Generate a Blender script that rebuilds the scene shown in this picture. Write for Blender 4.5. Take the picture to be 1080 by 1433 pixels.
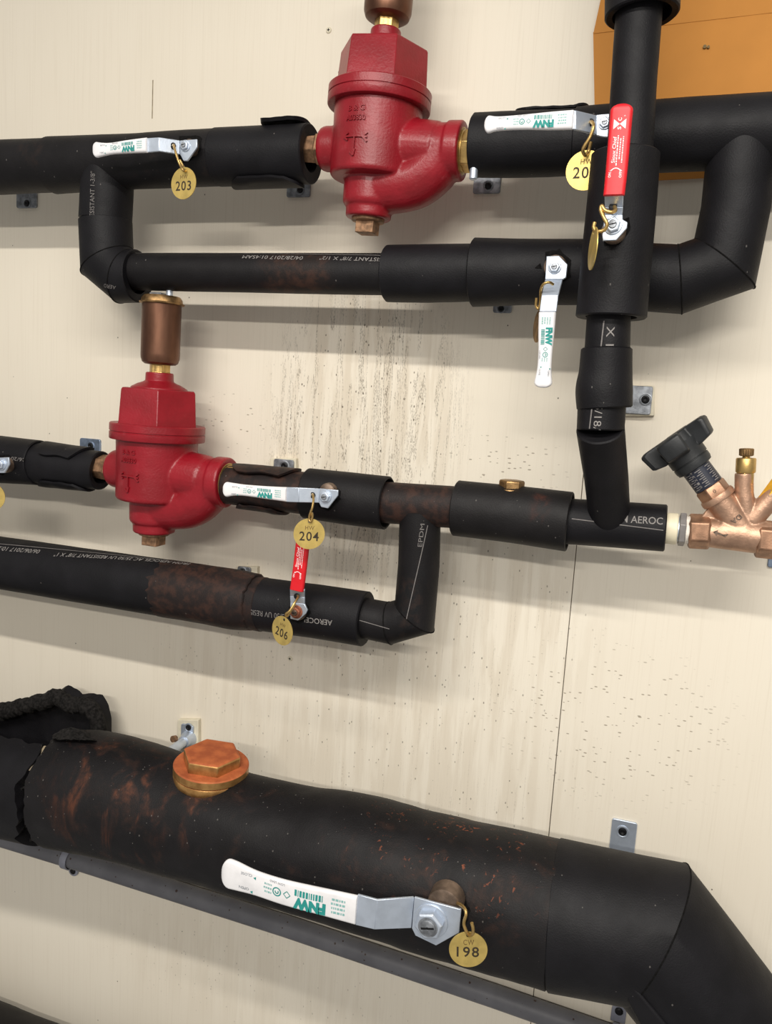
import bpy, bmesh, math, random
from mathutils import Vector, Matrix, noise
from mathutils.bvhtree import BVHTree
random.seed(7)
for o in list(bpy.data.objects): bpy.data.objects.remove(o)
S = bpy.context.scene; COL = S.collection
V = Vector; PI = math.pi
# ---------------------------------------------------------------- camera
W_, H_, FOC, DW = 1080, 1433, 1115.0, 0.93
CX, CY = W_ / 2, H_ / 2
nrm = V((381, -132, 1115)).normalized()              # wall normal (away) in camera axes (right, down, forward)
ex = V((3390, 366, -1115)); ex = (ex - nrm * ex.dot(nrm)).normalized()
dn = nrm.cross(ex)
if dn.y < 0: dn = -dn
CAM = V((0, -DW, 0))
def cam2w(c): return V((c.dot(ex), c.dot(nrm), -c.dot(dn)))
cd = bpy.data.cameras.new('camera'); cam = bpy.data.objects.new('camera', cd); COL.objects.link(cam)
rx, ry, rz = cam2w(V((1, 0, 0))), cam2w(V((0, -1, 0))), cam2w(V((0, 0, -1)))
m = Matrix((rx, ry, rz)).transposed().to_4x4(); m.translation = CAM; cam.matrix_world = m
cd.sensor_fit = 'AUTO'; cd.sensor_width = 36; cd.lens = FOC / H_ * 36; cd.clip_start = .01
S.camera = cam
# ---------------------------------------------------------------- world, lights, exposure
S.view_settings.view_transform = 'Standard'; S.view_settings.look = 'None'
S.view_settings.exposure = 0.0; S.view_settings.gamma = 1; S.view_settings.use_curve_mapping = False
w = bpy.data.worlds.new('room_light'); S.world = w; w.use_nodes = True
w.node_tree.nodes['Background'].inputs[0].default_value = (1, .965, .915, 1)
w.node_tree.nodes['Background'].inputs[1].default_value = .40
def area(name, loc, target, sx, sy, power, col=(1, .955, .885)):
    l = bpy.data.lights.new(name, 'AREA'); l.shape = 'RECTANGLE'; l.size = sx; l.size_y = sy
    l.energy = power; l.color = col
    o = bpy.data.objects.new(name, l); COL.objects.link(o); o.location = loc
    o.rotation_euler = (V(target) - V(loc)).to_track_quat('-Z', 'Y').to_euler()
    return o
area('ceiling_tube_light', (-.05, -1.15, .765), (-.05, -1.10, 0), 1.5, .045, 29.5)      # ceiling fixture near the wall, facing down
area('far_ceiling_tube_light', (.10, -2.60, .78), (.10, -1.2, 0), 1.3, .05, 25)    # next fixture, farther back

# ---------------------------------------------------------------- projection helpers: pixel of the photo + distance from the wall -> point
def ray(px, py): return cam2w(V(((px - CX) / FOC, (py - CY) / FOC, 1)))
def P(px, py, d=.09):
    r = ray(px, py); return CAM + r * ((DW - d) / r.y)
def PX(px, py, d=.09):                                # metres per photo pixel there
    r = ray(px, py); return ((DW - d) / r.y) / FOC

# ---------------------------------------------------------------- materials
def rgb(r, g, b):
    f = lambda c: ((c / 255 + .055) / 1.055) ** 2.4 if c > 10 else c / 255 / 12.92
    return (f(r), f(g), f(b), 1)
class NT:
    def __init__(s, name):
        s.m = bpy.data.materials.new(name); s.m.use_nodes = True; s.t = s.m.node_tree; s.n = s.t.nodes
        s.b = s.n['Principled BSDF']; s.tc = s.n.new('ShaderNodeTexCoord').outputs['Object']
    def link(s, a, b): s.t.links.new(a, b)
    def put(s, sock, v):
        if hasattr(v, 'is_output'): s.link(v, sock)
        else: sock.default_value = v
    def vec(s, sc, loc=(0, 0, 0), rot=(0, 0, 0)):
        q = s.n.new('ShaderNodeMapping'); s.link(s.tc, q.inputs[0]); q.inputs['Scale'].default_value = sc
        q.inputs['Location'].default_value = loc; q.inputs['Rotation'].default_value = rot; return q.outputs[0]
    def noise(s, sc, scale=1, detail=4, rough=.55, dist=0, loc=(0, 0, 0), rot=(0, 0, 0)):
        q = s.n.new('ShaderNodeTexNoise'); s.link(s.vec(sc, loc, rot), q.inputs['Vector'])
        q.inputs['Scale'].default_value = scale; q.inputs['Detail'].default_value = detail
        q.inputs['Roughness'].default_value = rough; q.inputs['Distortion'].default_value = dist; return q.outputs[0]
    def ramp(s, f, lo, hi):
        q = s.n.new('ShaderNodeMapRange'); q.interpolation_type = 'SMOOTHSTEP'
        s.link(f, q.inputs[0]); q.inputs[1].default_value = lo; q.inputs[2].default_value = hi; return q.outputs[0]
    def math(s, op, a, b=0.0, c=0.0):
        q = s.n.new('ShaderNodeMath'); q.operation = op
        for i, v in enumerate((a, b, c)): s.put(q.inputs[i], v)
        return q.outputs[0]
    def mix(s, f, a, b):
        q = s.n.new('ShaderNodeMix'); q.data_type = 'RGBA'
        s.put(q.inputs[0], f); s.put(q.inputs[6], a); s.put(q.inputs[7], b); return q.outputs[2]
    def spots(s, sc, scale, radius, keep, loc=(0, 0, 0), rot=(0, 0, 0)):     # sparse spots
        q = s.n.new('ShaderNodeTexVoronoi'); s.link(s.vec(sc, loc, rot), q.inputs['Vector']); q.inputs['Scale'].default_value = scale
        sep = s.n.new('ShaderNodeSeparateColor'); s.link(q.outputs['Color'], sep.inputs[0])
        rr = s.math('MULTIPLY', sep.outputs[1], radius)
        a = s.math('LESS_THAN', q.outputs['Distance'], rr); k = s.math('LESS_THAN', sep.outputs[0], keep)
        return s.math('MULTIPLY', a, k)
    def blob(s, c, r, soft=.5):                                             # ellipsoid mask in object space
        q = s.n.new('ShaderNodeVectorMath'); q.operation = 'SUBTRACT'; s.link(s.tc, q.inputs[0]); q.inputs[1].default_value = c
        d = s.n.new('ShaderNodeVectorMath'); d.operation = 'DIVIDE'; s.link(q.outputs[0], d.inputs[0]); d.inputs[1].default_value = r
        l = s.n.new('ShaderNodeVectorMath'); l.operation = 'LENGTH'; s.link(d.outputs[0], l.inputs[0])
        return s.ramp(l.outputs['Value'], 1.0, soft)
    def bump(s, h, strength, dist=.001):
        q = s.n.new('ShaderNodeBump'); q.inputs['Strength'].default_value = strength; q.inputs['Distance'].default_value = dist
        s.link(h, q.inputs['Height']); s.link(q.outputs[0], s.b.inputs['Normal'])
    def fin(s, col, rough, metal=0, spec=.5, coat=0):
        s.put(s.b.inputs['Base Color'], col); s.put(s.b.inputs['Roughness'], rough); s.put(s.b.inputs['Metallic'], metal)
        s.b.inputs['Specular IOR Level'].default_value = spec
        s.b.inputs['Coat Weight'].default_value = coat; s.b.inputs['Coat Roughness'].default_value = .15
        return s.m
def simple(name, c, rough, metal=0, var=.15, sc=60, bump=.05, spec=.5, coat=0):
    t = NT(name); n = t.noise((1, 1, 1), sc, 5)
    dark = (c[0] * (1 - var * 1.6), c[1] * (1 - var * 1.6), c[2] * (1 - var * 1.6), 1); lite = tuple(min(1, x * (1 + var)) for x in c[:3]) + (1,)
    col = t.mix(t.ramp(n, .3, .7), dark, lite)
    if bump: t.bump(t.noise((1, 1, 1), sc * 8, 3), bump)
    return t.fin(col, rough, metal, spec, coat)

# rubber foam; brown = strength of the rusty staining
def foam(name, brown=0., orange=0., base=(13, 12, 15), blob=None, flecks=.10, brcol=(72, 45, 34)):
    t = NT(name)
    col = t.mix(t.ramp(t.noise((1, 1, 1), 25, 5), .35, .7), rgb(base[0] - 4, base[1] - 4, base[2] - 3), rgb(base[0] + 4, base[1] + 4, base[2] + 5))
    if brown:
        mk = t.ramp(t.noise((1, 1, .8), 16, 6, .6, .9), .66 - .3 * brown, .86 - .3 * brown)
        if blob: mk = t.math('MULTIPLY', mk, t.blob(*blob))
        mk = t.math('MULTIPLY', mk, .85)
        col = t.mix(mk, col, t.mix(t.ramp(t.noise((1, 1, 1), 90, 4), .4, .65), rgb(brcol[0] - 26, brcol[1] - 14, brcol[2] - 8), rgb(*brcol)))
    if orange:                                        # orange flakes and brown runs where the leak wetted the big pipe
        om = t.blob(*orange['flakes']); br = t.ramp(t.noise((1, 1, .65), 150, 3, .6, .9), .60, .66)
        br2 = t.ramp(t.noise((1, 1, 1), 38, 3), .46, .60)
        col = t.mix(t.math('MULTIPLY', t.math('MULTIPLY', t.math('MULTIPLY', br, br2), om), .8), col, rgb(136, 72, 44))
        for c_, r_ in orange['runs']:
            rm = t.math('MULTIPLY', t.blob(c_, r_, .25), t.ramp(t.noise((1.3, 1.3, .38), 26, 5, .58, .9, (3, 1, 2)), .47, .66))
            col = t.mix(t.math('MULTIPLY', rm, .78), col, t.mix(t.ramp(t.noise((1.2, 1.2, .3), 90, 5), .42, .72), rgb(50, 32, 26), rgb(106, 60, 38)))
    col = t.mix(t.math('MULTIPLY', t.spots((1, 1, .7), 260, .22, flecks * .4, (1, 2, 3)), .5), col, rgb(110, 106, 102))
    h = t.math('ADD', t.noise((1, 1, 1), 700, 3), t.math('MULTIPLY', t.noise((1, 1, 1), 60, 4), 1.2))
    t.bump(h, .22, .0012)
    return t.fin(col, t.math('ADD', t.math('MULTIPLY', t.noise((1, 1, 1), 40, 3), .2), .48), 0, .25)
M = {}
M['foam'] = foam('black_foam')
M['foam_dusty'] = foam('black_foam_dusty_brown', .42, 0, (16, 14, 15), brcol=(42, 31, 27), flecks=.2)
M['foam_brown'] = foam('brown_stained_foam', 1.1, 0, (26, 21, 20), brcol=(58, 38, 31))
def rel(px, py, d, o, do): q = P(px, py, d) - P(*o, do); return (q.x, q.y, q.z)
_o = ((500, 1205), .135)
M['foam_rust'] = foam('rust_stained_foam', .5, dict(flakes=(rel(640, 1180, .19, *_o), (.17, .12, .085), .3),
    runs=[(rel(150, 1120, .2, *_o), (.10, .12, .10)), (rel(265, 1150, .2, *_o), (.025, .08, .05)), (rel(560, 1115, .17, *_o), (.16, .08, .03))]), (16, 14, 15), flecks=.5, brcol=(48, 31, 25))
M['foam_cap_sleeve'] = foam('foam_with_brown_smudge', .55, 0, (20, 18, 18), blob=(rel(752, 712, .13, (600, 705), .09), (.014, .06, .03), .4), flecks=.3, brcol=(92, 48, 34))
M['foam_run'] = foam('foam_with_brown_patch', 1.15, 0, (16, 14, 15), blob=(rel(405, 385, .12, (480, 384), .09), (.055, .07, .05), .55), flecks=.15, brcol=(58, 38, 30))
M['foam_edge'] = simple('cut_foam_edge', rgb(16, 15, 15), .95, 0, .4, 300, .4, .15)
M['torn'] = simple('torn_crumbly_foam', rgb(34, 32, 31), .95, 0, .5, 260, .9, .2)
M['white_print'] = simple('white_print', rgb(134, 130, 127), .8, 0, .1, 300, 0)
M['white_line'] = simple('pale_print_line', rgb(112, 108, 106), .8, 0, .1, 300, 0)

def red_paint():
    t = NT('red_enamel_on_cast_iron')
    col = t.mix(t.ramp(t.noise((1, 1, 1), 30, 4), .35, .7), rgb(124, 12, 24), rgb(140, 18, 32))
    col = t.mix(t.math('MULTIPLY', t.ramp(t.noise((1, 1, 1), 75, 6, .7), .58, .80), .22), col, rgb(176, 92, 98))
    col = t.mix(t.math('MULTIPLY', t.spots((1, 1, 1.6), 70, .42, .035), t.ramp(t.noise((1, 1, 1), 160, 3), .47, .52)), col, rgb(120, 108, 104))
    t.bump(t.math('ADD', t.noise((1, 1, 1), 420, 2), t.noise((1, 1, 1), 140, 2)), .22, .0011)
    return t.fin(col, .40, 0, .42, .06)
M['red'] = red_paint()
M['brass'] = simple('brass', rgb(196, 164, 104), .38, .9, .15, 90, .1)
M['brass_dull'] = simple('dull_brass', rgb(160, 128, 88), .45, 1, .3, 120, .2)
M['bronze_plug'] = simple('weathered_bronze_plug', rgb(150, 116, 88), .6, .6, .3, 150, .25)
M['bronze'] = simple('cast_bronze', rgb(184, 148, 124), .46, .72, .16, 60, .28)
M['bronze_hex'] = simple('machined_bronze', rgb(156, 120, 96), .42, .72, .2, 90, .1)
def copper():
    t = NT('tarnished_copper')
    col = t.mix(t.ramp(t.noise((1, 1, .25), 40, 5), .35, .7), rgb(88, 60, 47), rgb(118, 84, 66))
    t.bump(t.noise((1, 1, .3), 200, 3), .08); return t.fin(col, .42, .85)
M['copper'] = copper()
M['zinc'] = simple('zinc_plated_steel', rgb(196, 206, 220), .42, .72, .06, 60, .06)
M['steel_dull'] = simple('dull_galvanised_steel', rgb(150, 154, 160), .5, .8, .25, 120, .2)
M['steel_blue'] = simple('blue_grey_steel', rgb(142, 156, 178), .42, .8, .2, 120, .1)
M['steel_dirty'] = simple('dirty_steel', rgb(120, 104, 92), .5, .8, .4, 200, .2)
M['stem_rust'] = simple('rusty_brass_stem', rgb(120, 102, 88), .5, .6, .3, 60, .2)
M['nut_rust'] = simple('rust_red_nut', rgb(150, 92, 70), .55, .6, .3, 200, .2)
M['black_hole'] = simple('dark_screw_steel', rgb(26, 26, 28), .5, .6, .2, 100, 0)
def vinyl(name, c, spots=0, spotc=(110, 40, 30)):
    t = NT(name); col = t.mix(t.ramp(t.noise((1, 1, 1), 45, 4), .4, .75), rgb(*c), rgb(*[max(0, x - 14) for x in c]))
    if spots: col = t.mix(t.spots((1, 1, 1), 170, .48, spots), col, rgb(*spotc))
    t.bump(t.noise((1, 1, 1), 300, 2), .05); return t.fin(col, .42, 0, .45)
M['vinyl_white'] = vinyl('white_vinyl', (230, 229, 231), .012)
M['vinyl_white_spotted'] = vinyl('white_vinyl_rust_spotted', (230, 228, 229), .26, (130, 56, 40))
M['vinyl_red'] = vinyl('red_vinyl', (206, 22, 34))
M['teal'] = simple('teal_print', rgb(32, 138, 132), .7, 0, .05, 100, 0)
M['teal_pale'] = simple('pale_teal_print', rgb(130, 178, 174), .7, 0, .05, 100, 0)
M['grey_print'] = simple('grey_print', rgb(120, 126, 134), .7, 0, .05, 100, 0)
M['pink_print'] = simple('white_print_on_red', rgb(246, 226, 226), .7, 0, .03, 100, 0)
M['stamp'] = simple('stamped_dark_paint', rgb(48, 38, 22), .7, 0, .2, 400, 0)
M['stamp_faint'] = simple('faint_stamp', rgb(118, 96, 54), .6, .3, .2, 400, 0)
M['tag'] = simple('tag_brass', rgb(204, 178, 104), .46, .65, .10, 80, .06)
M['manila'] = simple('manila_paper', rgb(194, 132, 62), .75, 0, .04, 12, .10, .25)
def conduit():
    t = NT('grey_plastic_conduit')
    col = t.mix(t.ramp(t.noise((1, 1, 1), 20, 4), .35, .7), rgb(92, 92, 97), rgb(104, 104, 109))
    col = t.mix(t.spots((1, 1, 1), 210, .42, .13), col, rgb(58, 42, 36)); t.bump(t.noise((1, 1, 1), 300, 2), .06)
    return t.fin(col, .5, 0, .4)
M['conduit'] = conduit()
M['strap'] = simple('grey_conduit_strap', rgb(134, 136, 148), .5, .1, .1, 80, .05)
M['cream'] = simple('cream_plastic', rgb(226, 216, 188), .45, 0, .06, 60, .03)
M['grey_plastic'] = simple('grey_hex_metal', rgb(136, 132, 130), .5, .3, .1, 100, .05)
M['black_plastic'] = simple('black_moulded_plastic', rgb(34, 36, 38), .5, 0, .25, 60, .12, .5)
M['navy'] = simple('dark_blue_black_scale', rgb(30, 34, 48), .4, 0, .15, 60, .03)
M['teflon'] = simple('white_thread_tape', rgb(226, 220, 210), .7, 0, .1, 200, .2)
M['yellow'] = simple('yellow_brass_fitting', rgb(226, 176, 60), .35, .6, .1, 60, .03)
M['cream_block'] = simple('cream_painted_block', rgb(214, 206, 184), .6, 0, .06, 60, .05)
def rust_top():
    t = NT('rust_orange_over_brass')
    geo = t.n.new('ShaderNodeNewGeometry'); sp = t.n.new('ShaderNodeSeparateXYZ'); t.link(geo.outputs['Normal'], sp.inputs[0])
    up = t.math('ADD', sp.outputs[2], t.math('MULTIPLY', t.noise((1, 1, 1), 90, 4), .3))
    col = t.mix(t.ramp(up, .55, .8), t.mix(t.ramp(t.noise((1, 1, 1), 70, 4), .3, .7), rgb(150, 108, 62), rgb(196, 152, 94)), t.mix(t.ramp(t.noise((1, 1, 1), 60, 5), .3, .7), rgb(150, 74, 38), rgb(184, 100, 54)))
    t.bump(t.noise((1, 1, 1), 200, 3), .15); return t.fin(col, t.math('ADD', t.math('MULTIPLY', t.ramp(up, .55, .8), .4), .38), t.math('SUBTRACT', .75, t.math('MULTIPLY', t.ramp(up, .55, .8), .7)))
M['rust_top'] = rust_top()

def wall_mat():
    t = NT('cream_wall_paint')
    base = t.mix(t.ramp(t.noise((1, 1, 1), 2.2, 3), .3, .7), rgb(225, 216, 199), rgb(230, 222, 206))
    streak = t.noise((420, 60, 6), 1, 4, .6)
    base = t.mix(t.math('MULTIPLY', t.ramp(streak, .48, .75), .20), base, rgb(198, 186, 166))
    def at(px, py): q = P(px, py, 0); return (q.x, 0, q.z)
    def bl(px, py, rxp, ryp, soft=.55):
        k = PX(px, py, 0); return t.blob(at(px, py), (rxp * k * 1.06, 1, ryp * k), soft)
    # leak stains: a broad grey-brown curtain below the bypass run, then streaks
    zone = bl(505, 600, 165, 260)
    z2 = bl(600, 870, 260, 230); z3 = bl(330, 900, 170, 180, .3); z4 = bl(560, 1060, 330, 190, .4); z5 = bl(350, 1370, 330, 120, .3)
    allz = t.math('MAXIMUM', t.math('MAXIMUM', zone, t.math('MULTIPLY', z2, .8)), t.math('MAXIMUM', t.math('MULTIPLY', z3, .5), t.math('MAXIMUM', t.math('MULTIPLY', z4, .7), t.math('MULTIPLY', z5, .4))))
    brk = t.noise((55, 20, 5), 1, 5, .6, .4)
    film = t.math('MULTIPLY', t.math('MULTIPLY', allz, t.ramp(brk, .42, .58)), .34)
    col = t.mix(film, base, rgb(186, 170, 146))
    fine = t.noise((300, 60, 11), 1, 7, .75, .3, (4, 0, 2))
    grit = t.noise((900, 80, 330), 1, 4, .65)
    run = t.math('MULTIPLY', t.ramp(fine, .54, .68), t.ramp(grit, .42, .62))
    col = t.mix(t.math('MULTIPLY', t.math('MULTIPLY', run, allz), .50), col, rgb(116, 104, 88))
    fine2 = t.noise((46, 20, 3.2), 1, 6, .75, .8, (2, 0, 7))
    line = t.math('MULTIPLY', t.ramp(t.math('ABSOLUTE', t.math('SUBTRACT', fine2, .5)), .022, .004), t.ramp(grit, .40, .6))
    col = t.mix(t.math('MULTIPLY', t.math('MULTIPLY', line, zone), .75), col, rgb(84, 74, 60))
    # specks
    everyw = t.math('ADD', t.math('MULTIPLY', allz, .8), .12)
    sp = t.spots((1, .2, .55), 300, .24, .22)
    col = t.mix(t.math('MULTIPLY', t.math('MULTIPLY', sp, allz), .8), col, rgb(70, 60, 48))
    sp2 = t.spots((1, .2, .8), 62, .05, .22, (3, 0, 1))
    col = t.mix(t.math('MULTIPLY', sp2, .85), col, rgb(66, 58, 48))
    # slanting nicks on the right-hand lower part
    z6 = t.math('MAXIMUM', bl(850, 1010, 200, 150, .4), t.math('MAXIMUM', bl(330, 590, 70, 60, .3), bl(700, 650, 110, 60, .4)))
    nick = t.spots((1, .2, 2.6), 150, .30, .35, (5, 0, 4), (0, .5, 0))
    col = t.mix(t.math('MULTIPLY', t.math('MULTIPLY', nick, z6), .75), col, rgb(134, 122, 104))
    h = t.math('ADD', t.noise((520, 60, 10), 1, 3, .6), t.math('MULTIPLY', t.noise((1, 1, 1), 90, 3), .7))
    t.bump(h, .16, .0007)
    return t.fin(col, .52, 0, .3)
M['wall'] = wall_mat()
M['gap'] = simple('dark_joint', rgb(120, 108, 90), .9, 0, .2, 100, 0)
M['crack'] = simple('hairline_crack', rgb(150, 138, 116), .9, 0, .2, 100, 0)

# ---------------------------------------------------------------- mesh helpers
class MB:
    def __init__(s): s.v = []; s.f = []
    def add(s, vs, fs):
        k = len(s.v); s.v += [V(a) for a in vs]; s.f += [tuple(i + k for i in f) for f in fs]
    def prism(s, pts, off):                           # polygon (list of points) extruded by a vector
        n = len(pts); off = V(off); pts = [V(p) for p in pts]
        s.add(pts + [p + off for p in pts], [tuple(range(n))[::-1], tuple(range(n, 2 * n))] + [(i, (i + 1) % n, n + (i + 1) % n, n + i) for i in range(n)])
    def box(s, c, ax, ay, az):
        c, ax, ay, az = V(c), V(ax), V(ay), V(az)
        s.prism([c - ax - ay - az, c + ax - ay - az, c + ax + ay - az, c - ax + ay - az], az * 2)
    def rings(s, rs, closed=False, cap0=True, cap1=True):
        n = len(rs[0]); k = len(s.v)
        for r in rs: s.v += [V(p) for p in r]
        m_ = len(rs)
        for i in range(m_ - 1 + (1 if closed else 0)):
            a, b = k + i * n, k + ((i + 1) % m_) * n
            for j in range(n): s.f.append((a + j, a + (j + 1) % n, b + (j + 1) % n, b + j))
        if not closed:
            if cap0: s.f.append(tuple(k + j for j in range(n))[::-1])
            if cap1: s.f.append(tuple(k + (m_ - 1) * n + j for j in range(n)))
    def lathe(s, o, axis, prof, n=32, e1=None, rot=0):
        o, a = V(o), V(axis).normalized(); e1, e2 = frame(a, e1)
        s.rings([[o + a * t + (e1 * math.cos(rot + 2 * PI * j / n) + e2 * math.sin(rot + 2 * PI * j / n)) * r for j in range(n)] for t, r in prof])
    def wire(s, pts, r, n=8):
        pts = catmull(pts, 6); s.tube(pts, [r] * len(pts), n)
    def tube(s, pts, rad, n=16):
        pts = [V(p) for p in pts]; t0 = (pts[1] - pts[0]).normalized(); e1, _ = frame(t0); rs = []
        for i, p in enumerate(pts):
            t = (pts[min(i + 1, len(pts) - 1)] - pts[max(i - 1, 0)]).normalized()
            e1 = (e1 - t * e1.dot(t)).normalized(); e2 = t.cross(e1)
            rs.append([p + (e1 * math.cos(2 * PI * j / n) + e2 * math.sin(2 * PI * j / n)) * rad[i] for j in range(n)])
        s.rings(rs)
    def build(s, name, mat, parent=None, sharp=32, smooth=True):
        off = parent.matrix_world.inverted() if parent else Matrix.Identity(4)
        me = bpy.data.meshes.new(name)
        me.from_pydata([off @ p for p in s.v], [], s.f)
        return finish(me, name, mat, parent, sharp, smooth)
def finish(me, name, mat, parent, sharp=32, smooth=True):
    bm = bmesh.new(); bm.from_mesh(me); bmesh.ops.recalc_face_normals(bm, faces=bm.faces); bm.to_mesh(me); bm.free()
    if mat: me.materials.append(mat)
    for p in me.polygons: p.use_smooth = smooth
    if smooth: me.set_sharp_from_angle(angle=math.radians(sharp))
    o = bpy.data.objects.new(name, me); COL.objects.link(o)
    if parent: o.parent = parent
    return o
def frame(a, e1=None):
    a = a.normalized()
    if e1 is None: e1 = V((0, -1, 0)) if abs(a.y) < .95 else V((0, 0, 1))
    e1 = V(e1); e1 = (e1 - a * e1.dot(a)).normalized(); return e1, e1.cross(a)
def catmull(p, k=6):
    p = [V(a) for a in p]; q = [p[0] * 2 - p[1]] + p + [p[-1] * 2 - p[-2]]; out = []
    for i in range(1, len(q) - 2):
        for j in range(k):
            t = j / k; a, b, c, d = q[i - 1], q[i], q[i + 1], q[i + 2]
            out.append(.5 * ((2 * b) + (c - a) * t + (2 * a - 5 * b + 4 * c - d) * t * t + (3 * b - a - 3 * c + d) * t ** 3))
    return out + [p[-1]]
def bevel(o, w_=.0006, seg=2, ang=35):
    b = o.modifiers.new('bevel', 'BEVEL'); b.width = w_; b.segments = seg; b.limit_method = 'ANGLE'; b.angle_limit = math.radians(ang); b.use_clamp_overlap = True
    return o
def thing(name, label, cat, loc, rot=None, group=None, scale=1):
    o = bpy.data.objects.new(name, None); COL.objects.link(o); o.empty_display_size = .02
    mt = (rot.to_4x4() if rot else Matrix.Identity(4)) @ Matrix.Scale(scale, 4); mt.translation = V(loc); o.matrix_world = mt
    bpy.context.view_layer.update()
    o['label'] = label; o['category'] = cat
    if group: o['group'] = group
    return o
def tag_thing(o, label, cat, group=None):
    o['label'] = label; o['category'] = cat
    if group: o['group'] = group
    return o

# lettering: a text curve turned into a mesh and laid on a plane or a cylinder
def text_geo(body, extrude=0., bold=0., spacing=1.0):
    c = bpy.data.curves.new('t', 'FONT'); c.body = body; c.size = 1; c.resolution_u = 3; c.offset = bold; c.space_character = spacing; c.fill_mode = 'FRONT' if not extrude else 'BOTH'
    c.extrude = extrude
    o = bpy.data.objects.new('t', c); COL.objects.link(o); dg = bpy.context.evaluated_depsgraph_get()
    me = bpy.data.meshes.new_from_object(o.evaluated_get(dg)); bpy.data.objects.remove(o); bpy.data.curves.remove(c)
    vs = [v.co.copy() for v in me.vertices]; fs = [tuple(p.vertices) for p in me.polygons]; bpy.data.meshes.remove(me)
    x0 = min(v.x for v in vs); x1 = max(v.x for v in vs); y0 = min(v.y for v in vs); y1 = max(v.y for v in vs)
    for v in vs: v.x = (v.x - x0) / (x1 - x0); v.y = (v.y - y0) / (y1 - y0)      # unit box
    return vs, fs
class Plane:                                           # u,v in metres
    def __init__(s, o, right, normal): s.o = V(o); s.n = V(normal).normalized(); s.r = V(right); s.r = (s.r - s.n * s.r.dot(s.n)).normalized(); s.u = s.n.cross(s.r)
    def __call__(s, u, v, h=0): return s.o + s.r * u + s.u * v + s.n * h
class Cyl:                                             # u along the axis from A, v along the girth
    def __init__(s, A, B, r): s.A = V(A); s.a = (V(B) - s.A).normalized(); s.r = r; s.e1, s.e2 = frame(s.a); s.e2 = s.e1.cross(s.a)
    def at(s, u, th, h=0): return s.A + s.a * u + (s.e1 * math.cos(th) + s.e2 * math.sin(th)) * (s.r + h)
    bvh = None
    def surf(s, u, th, h=0):                           # the real, uneven skin of the sleeve at (u, angle)
        n = s.e1 * math.cos(th) + s.e2 * math.sin(th)
        if s.bvh:
            q = s.bvh.ray_cast(s.A + s.a * u + n * (s.r * 1.4), -n, s.r)
            if q[0]: return q[0] + n * h
        return s.at(u, th, h)
    def hit(s, px, py):
        d = ray(px, py).normalized(); oc = CAM - s.A; dp = d - s.a * d.dot(s.a); op = oc - s.a * oc.dot(s.a)
        A_, B_, C_ = dp.dot(dp), 2 * dp.dot(op), op.dot(op) - s.r ** 2; disc = max(0, B_ * B_ - 4 * A_ * C_)
        p = CAM + d * ((-B_ - math.sqrt(disc)) / (2 * A_)); q = p - s.A; u = q.dot(s.a); q = q - s.a * u
        return u, math.atan2(q.dot(s.e2), q.dot(s.e1))
def put_text(mb, body, surf, u0, v0, wd, ht, h=.0003, bold=.0, extrude=0, spacing=1.0):
    vs, fs = text_geo(body, extrude, bold, spacing)
    mb.add([surf(u0 + v.x * wd, v0 + v.y * ht, h + (v.z * (1 / extrude) if extrude else 0) * (h * .9)) for v in vs], fs)
def put_quad(mb, surf, u0, v0, u1, v1, h=.0003): mb.add([surf(u0, v0, h), surf(u1, v0, h), surf(u1, v1, h), surf(u0, v1, h)], [(0, 1, 2, 3)])
def put_poly(mb, surf, pts, h=.0003): mb.add([surf(u, v, h) for u, v in pts], [tuple(range(len(pts)))])
def put_arc(mb, surf, cu, cv, r, w, a0, a1, n=16, h=.0003):
    k = len(mb.v)
    for i in range(n + 1):
        a = a0 + (a1 - a0) * i / n
        for q in (r - w, r + w): mb.v.append(surf(cu + q * math.cos(a), cv + q * math.sin(a), h))
    for i in range(n): mb.f.append((k + 2 * i, k + 2 * i + 1, k + 2 * i + 3, k + 2 * i + 2))
def cyl_text(body, cyl, p0, p1, ht_px, parent, mat=None, bold=.0, name='lettering', rev=None):
    """text from pixel p0 to pixel p1 along a pipe; p0 is the start of the baseline"""
    u0, th0 = cyl.hit(*p0); u1, th1 = cyl.hit(*p1); sg = 1 if u1 > u0 else -1; d = CAM - cyl.at(u0, th0)
    ht = ht_px * d.length / FOC * .97
    mb = MB(); surf = lambda u, v, h=0: cyl.surf(u0 + sg * u, th0 + (th1 - th0) * u / max(1e-6, abs(u1 - u0)) + sg * v / cyl.r, h)
    put_text(mb, body, surf, 0, 0, abs(u1 - u0), ht, .0006, bold)
    return mb.build(name, mat or M['white_print'], parent, smooth=False)
def cyl_line(cyl, p0, p1, w_px, parent, n=14, name='printed_line'):
    u0, t0 = cyl.hit(*p0); u1, t1 = cyl.hit(*p1); mb = MB(); hw = w_px * PX(*p0) / cyl.r / 2; k = 0
    for i in range(n + 1):
        f = i / n; u = u0 + (u1 - u0) * f; t = t0 + (t1 - t0) * f
        mb.v += [cyl.surf(u, t - hw, .0006), cyl.surf(u, t + hw, .0006)]
    mb.f += [(2 * i, 2 * i + 1, 2 * i + 3, 2 * i + 2) for i in range(n)]
    return mb.build(name, M['white_line'], parent, smooth=False)

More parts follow.
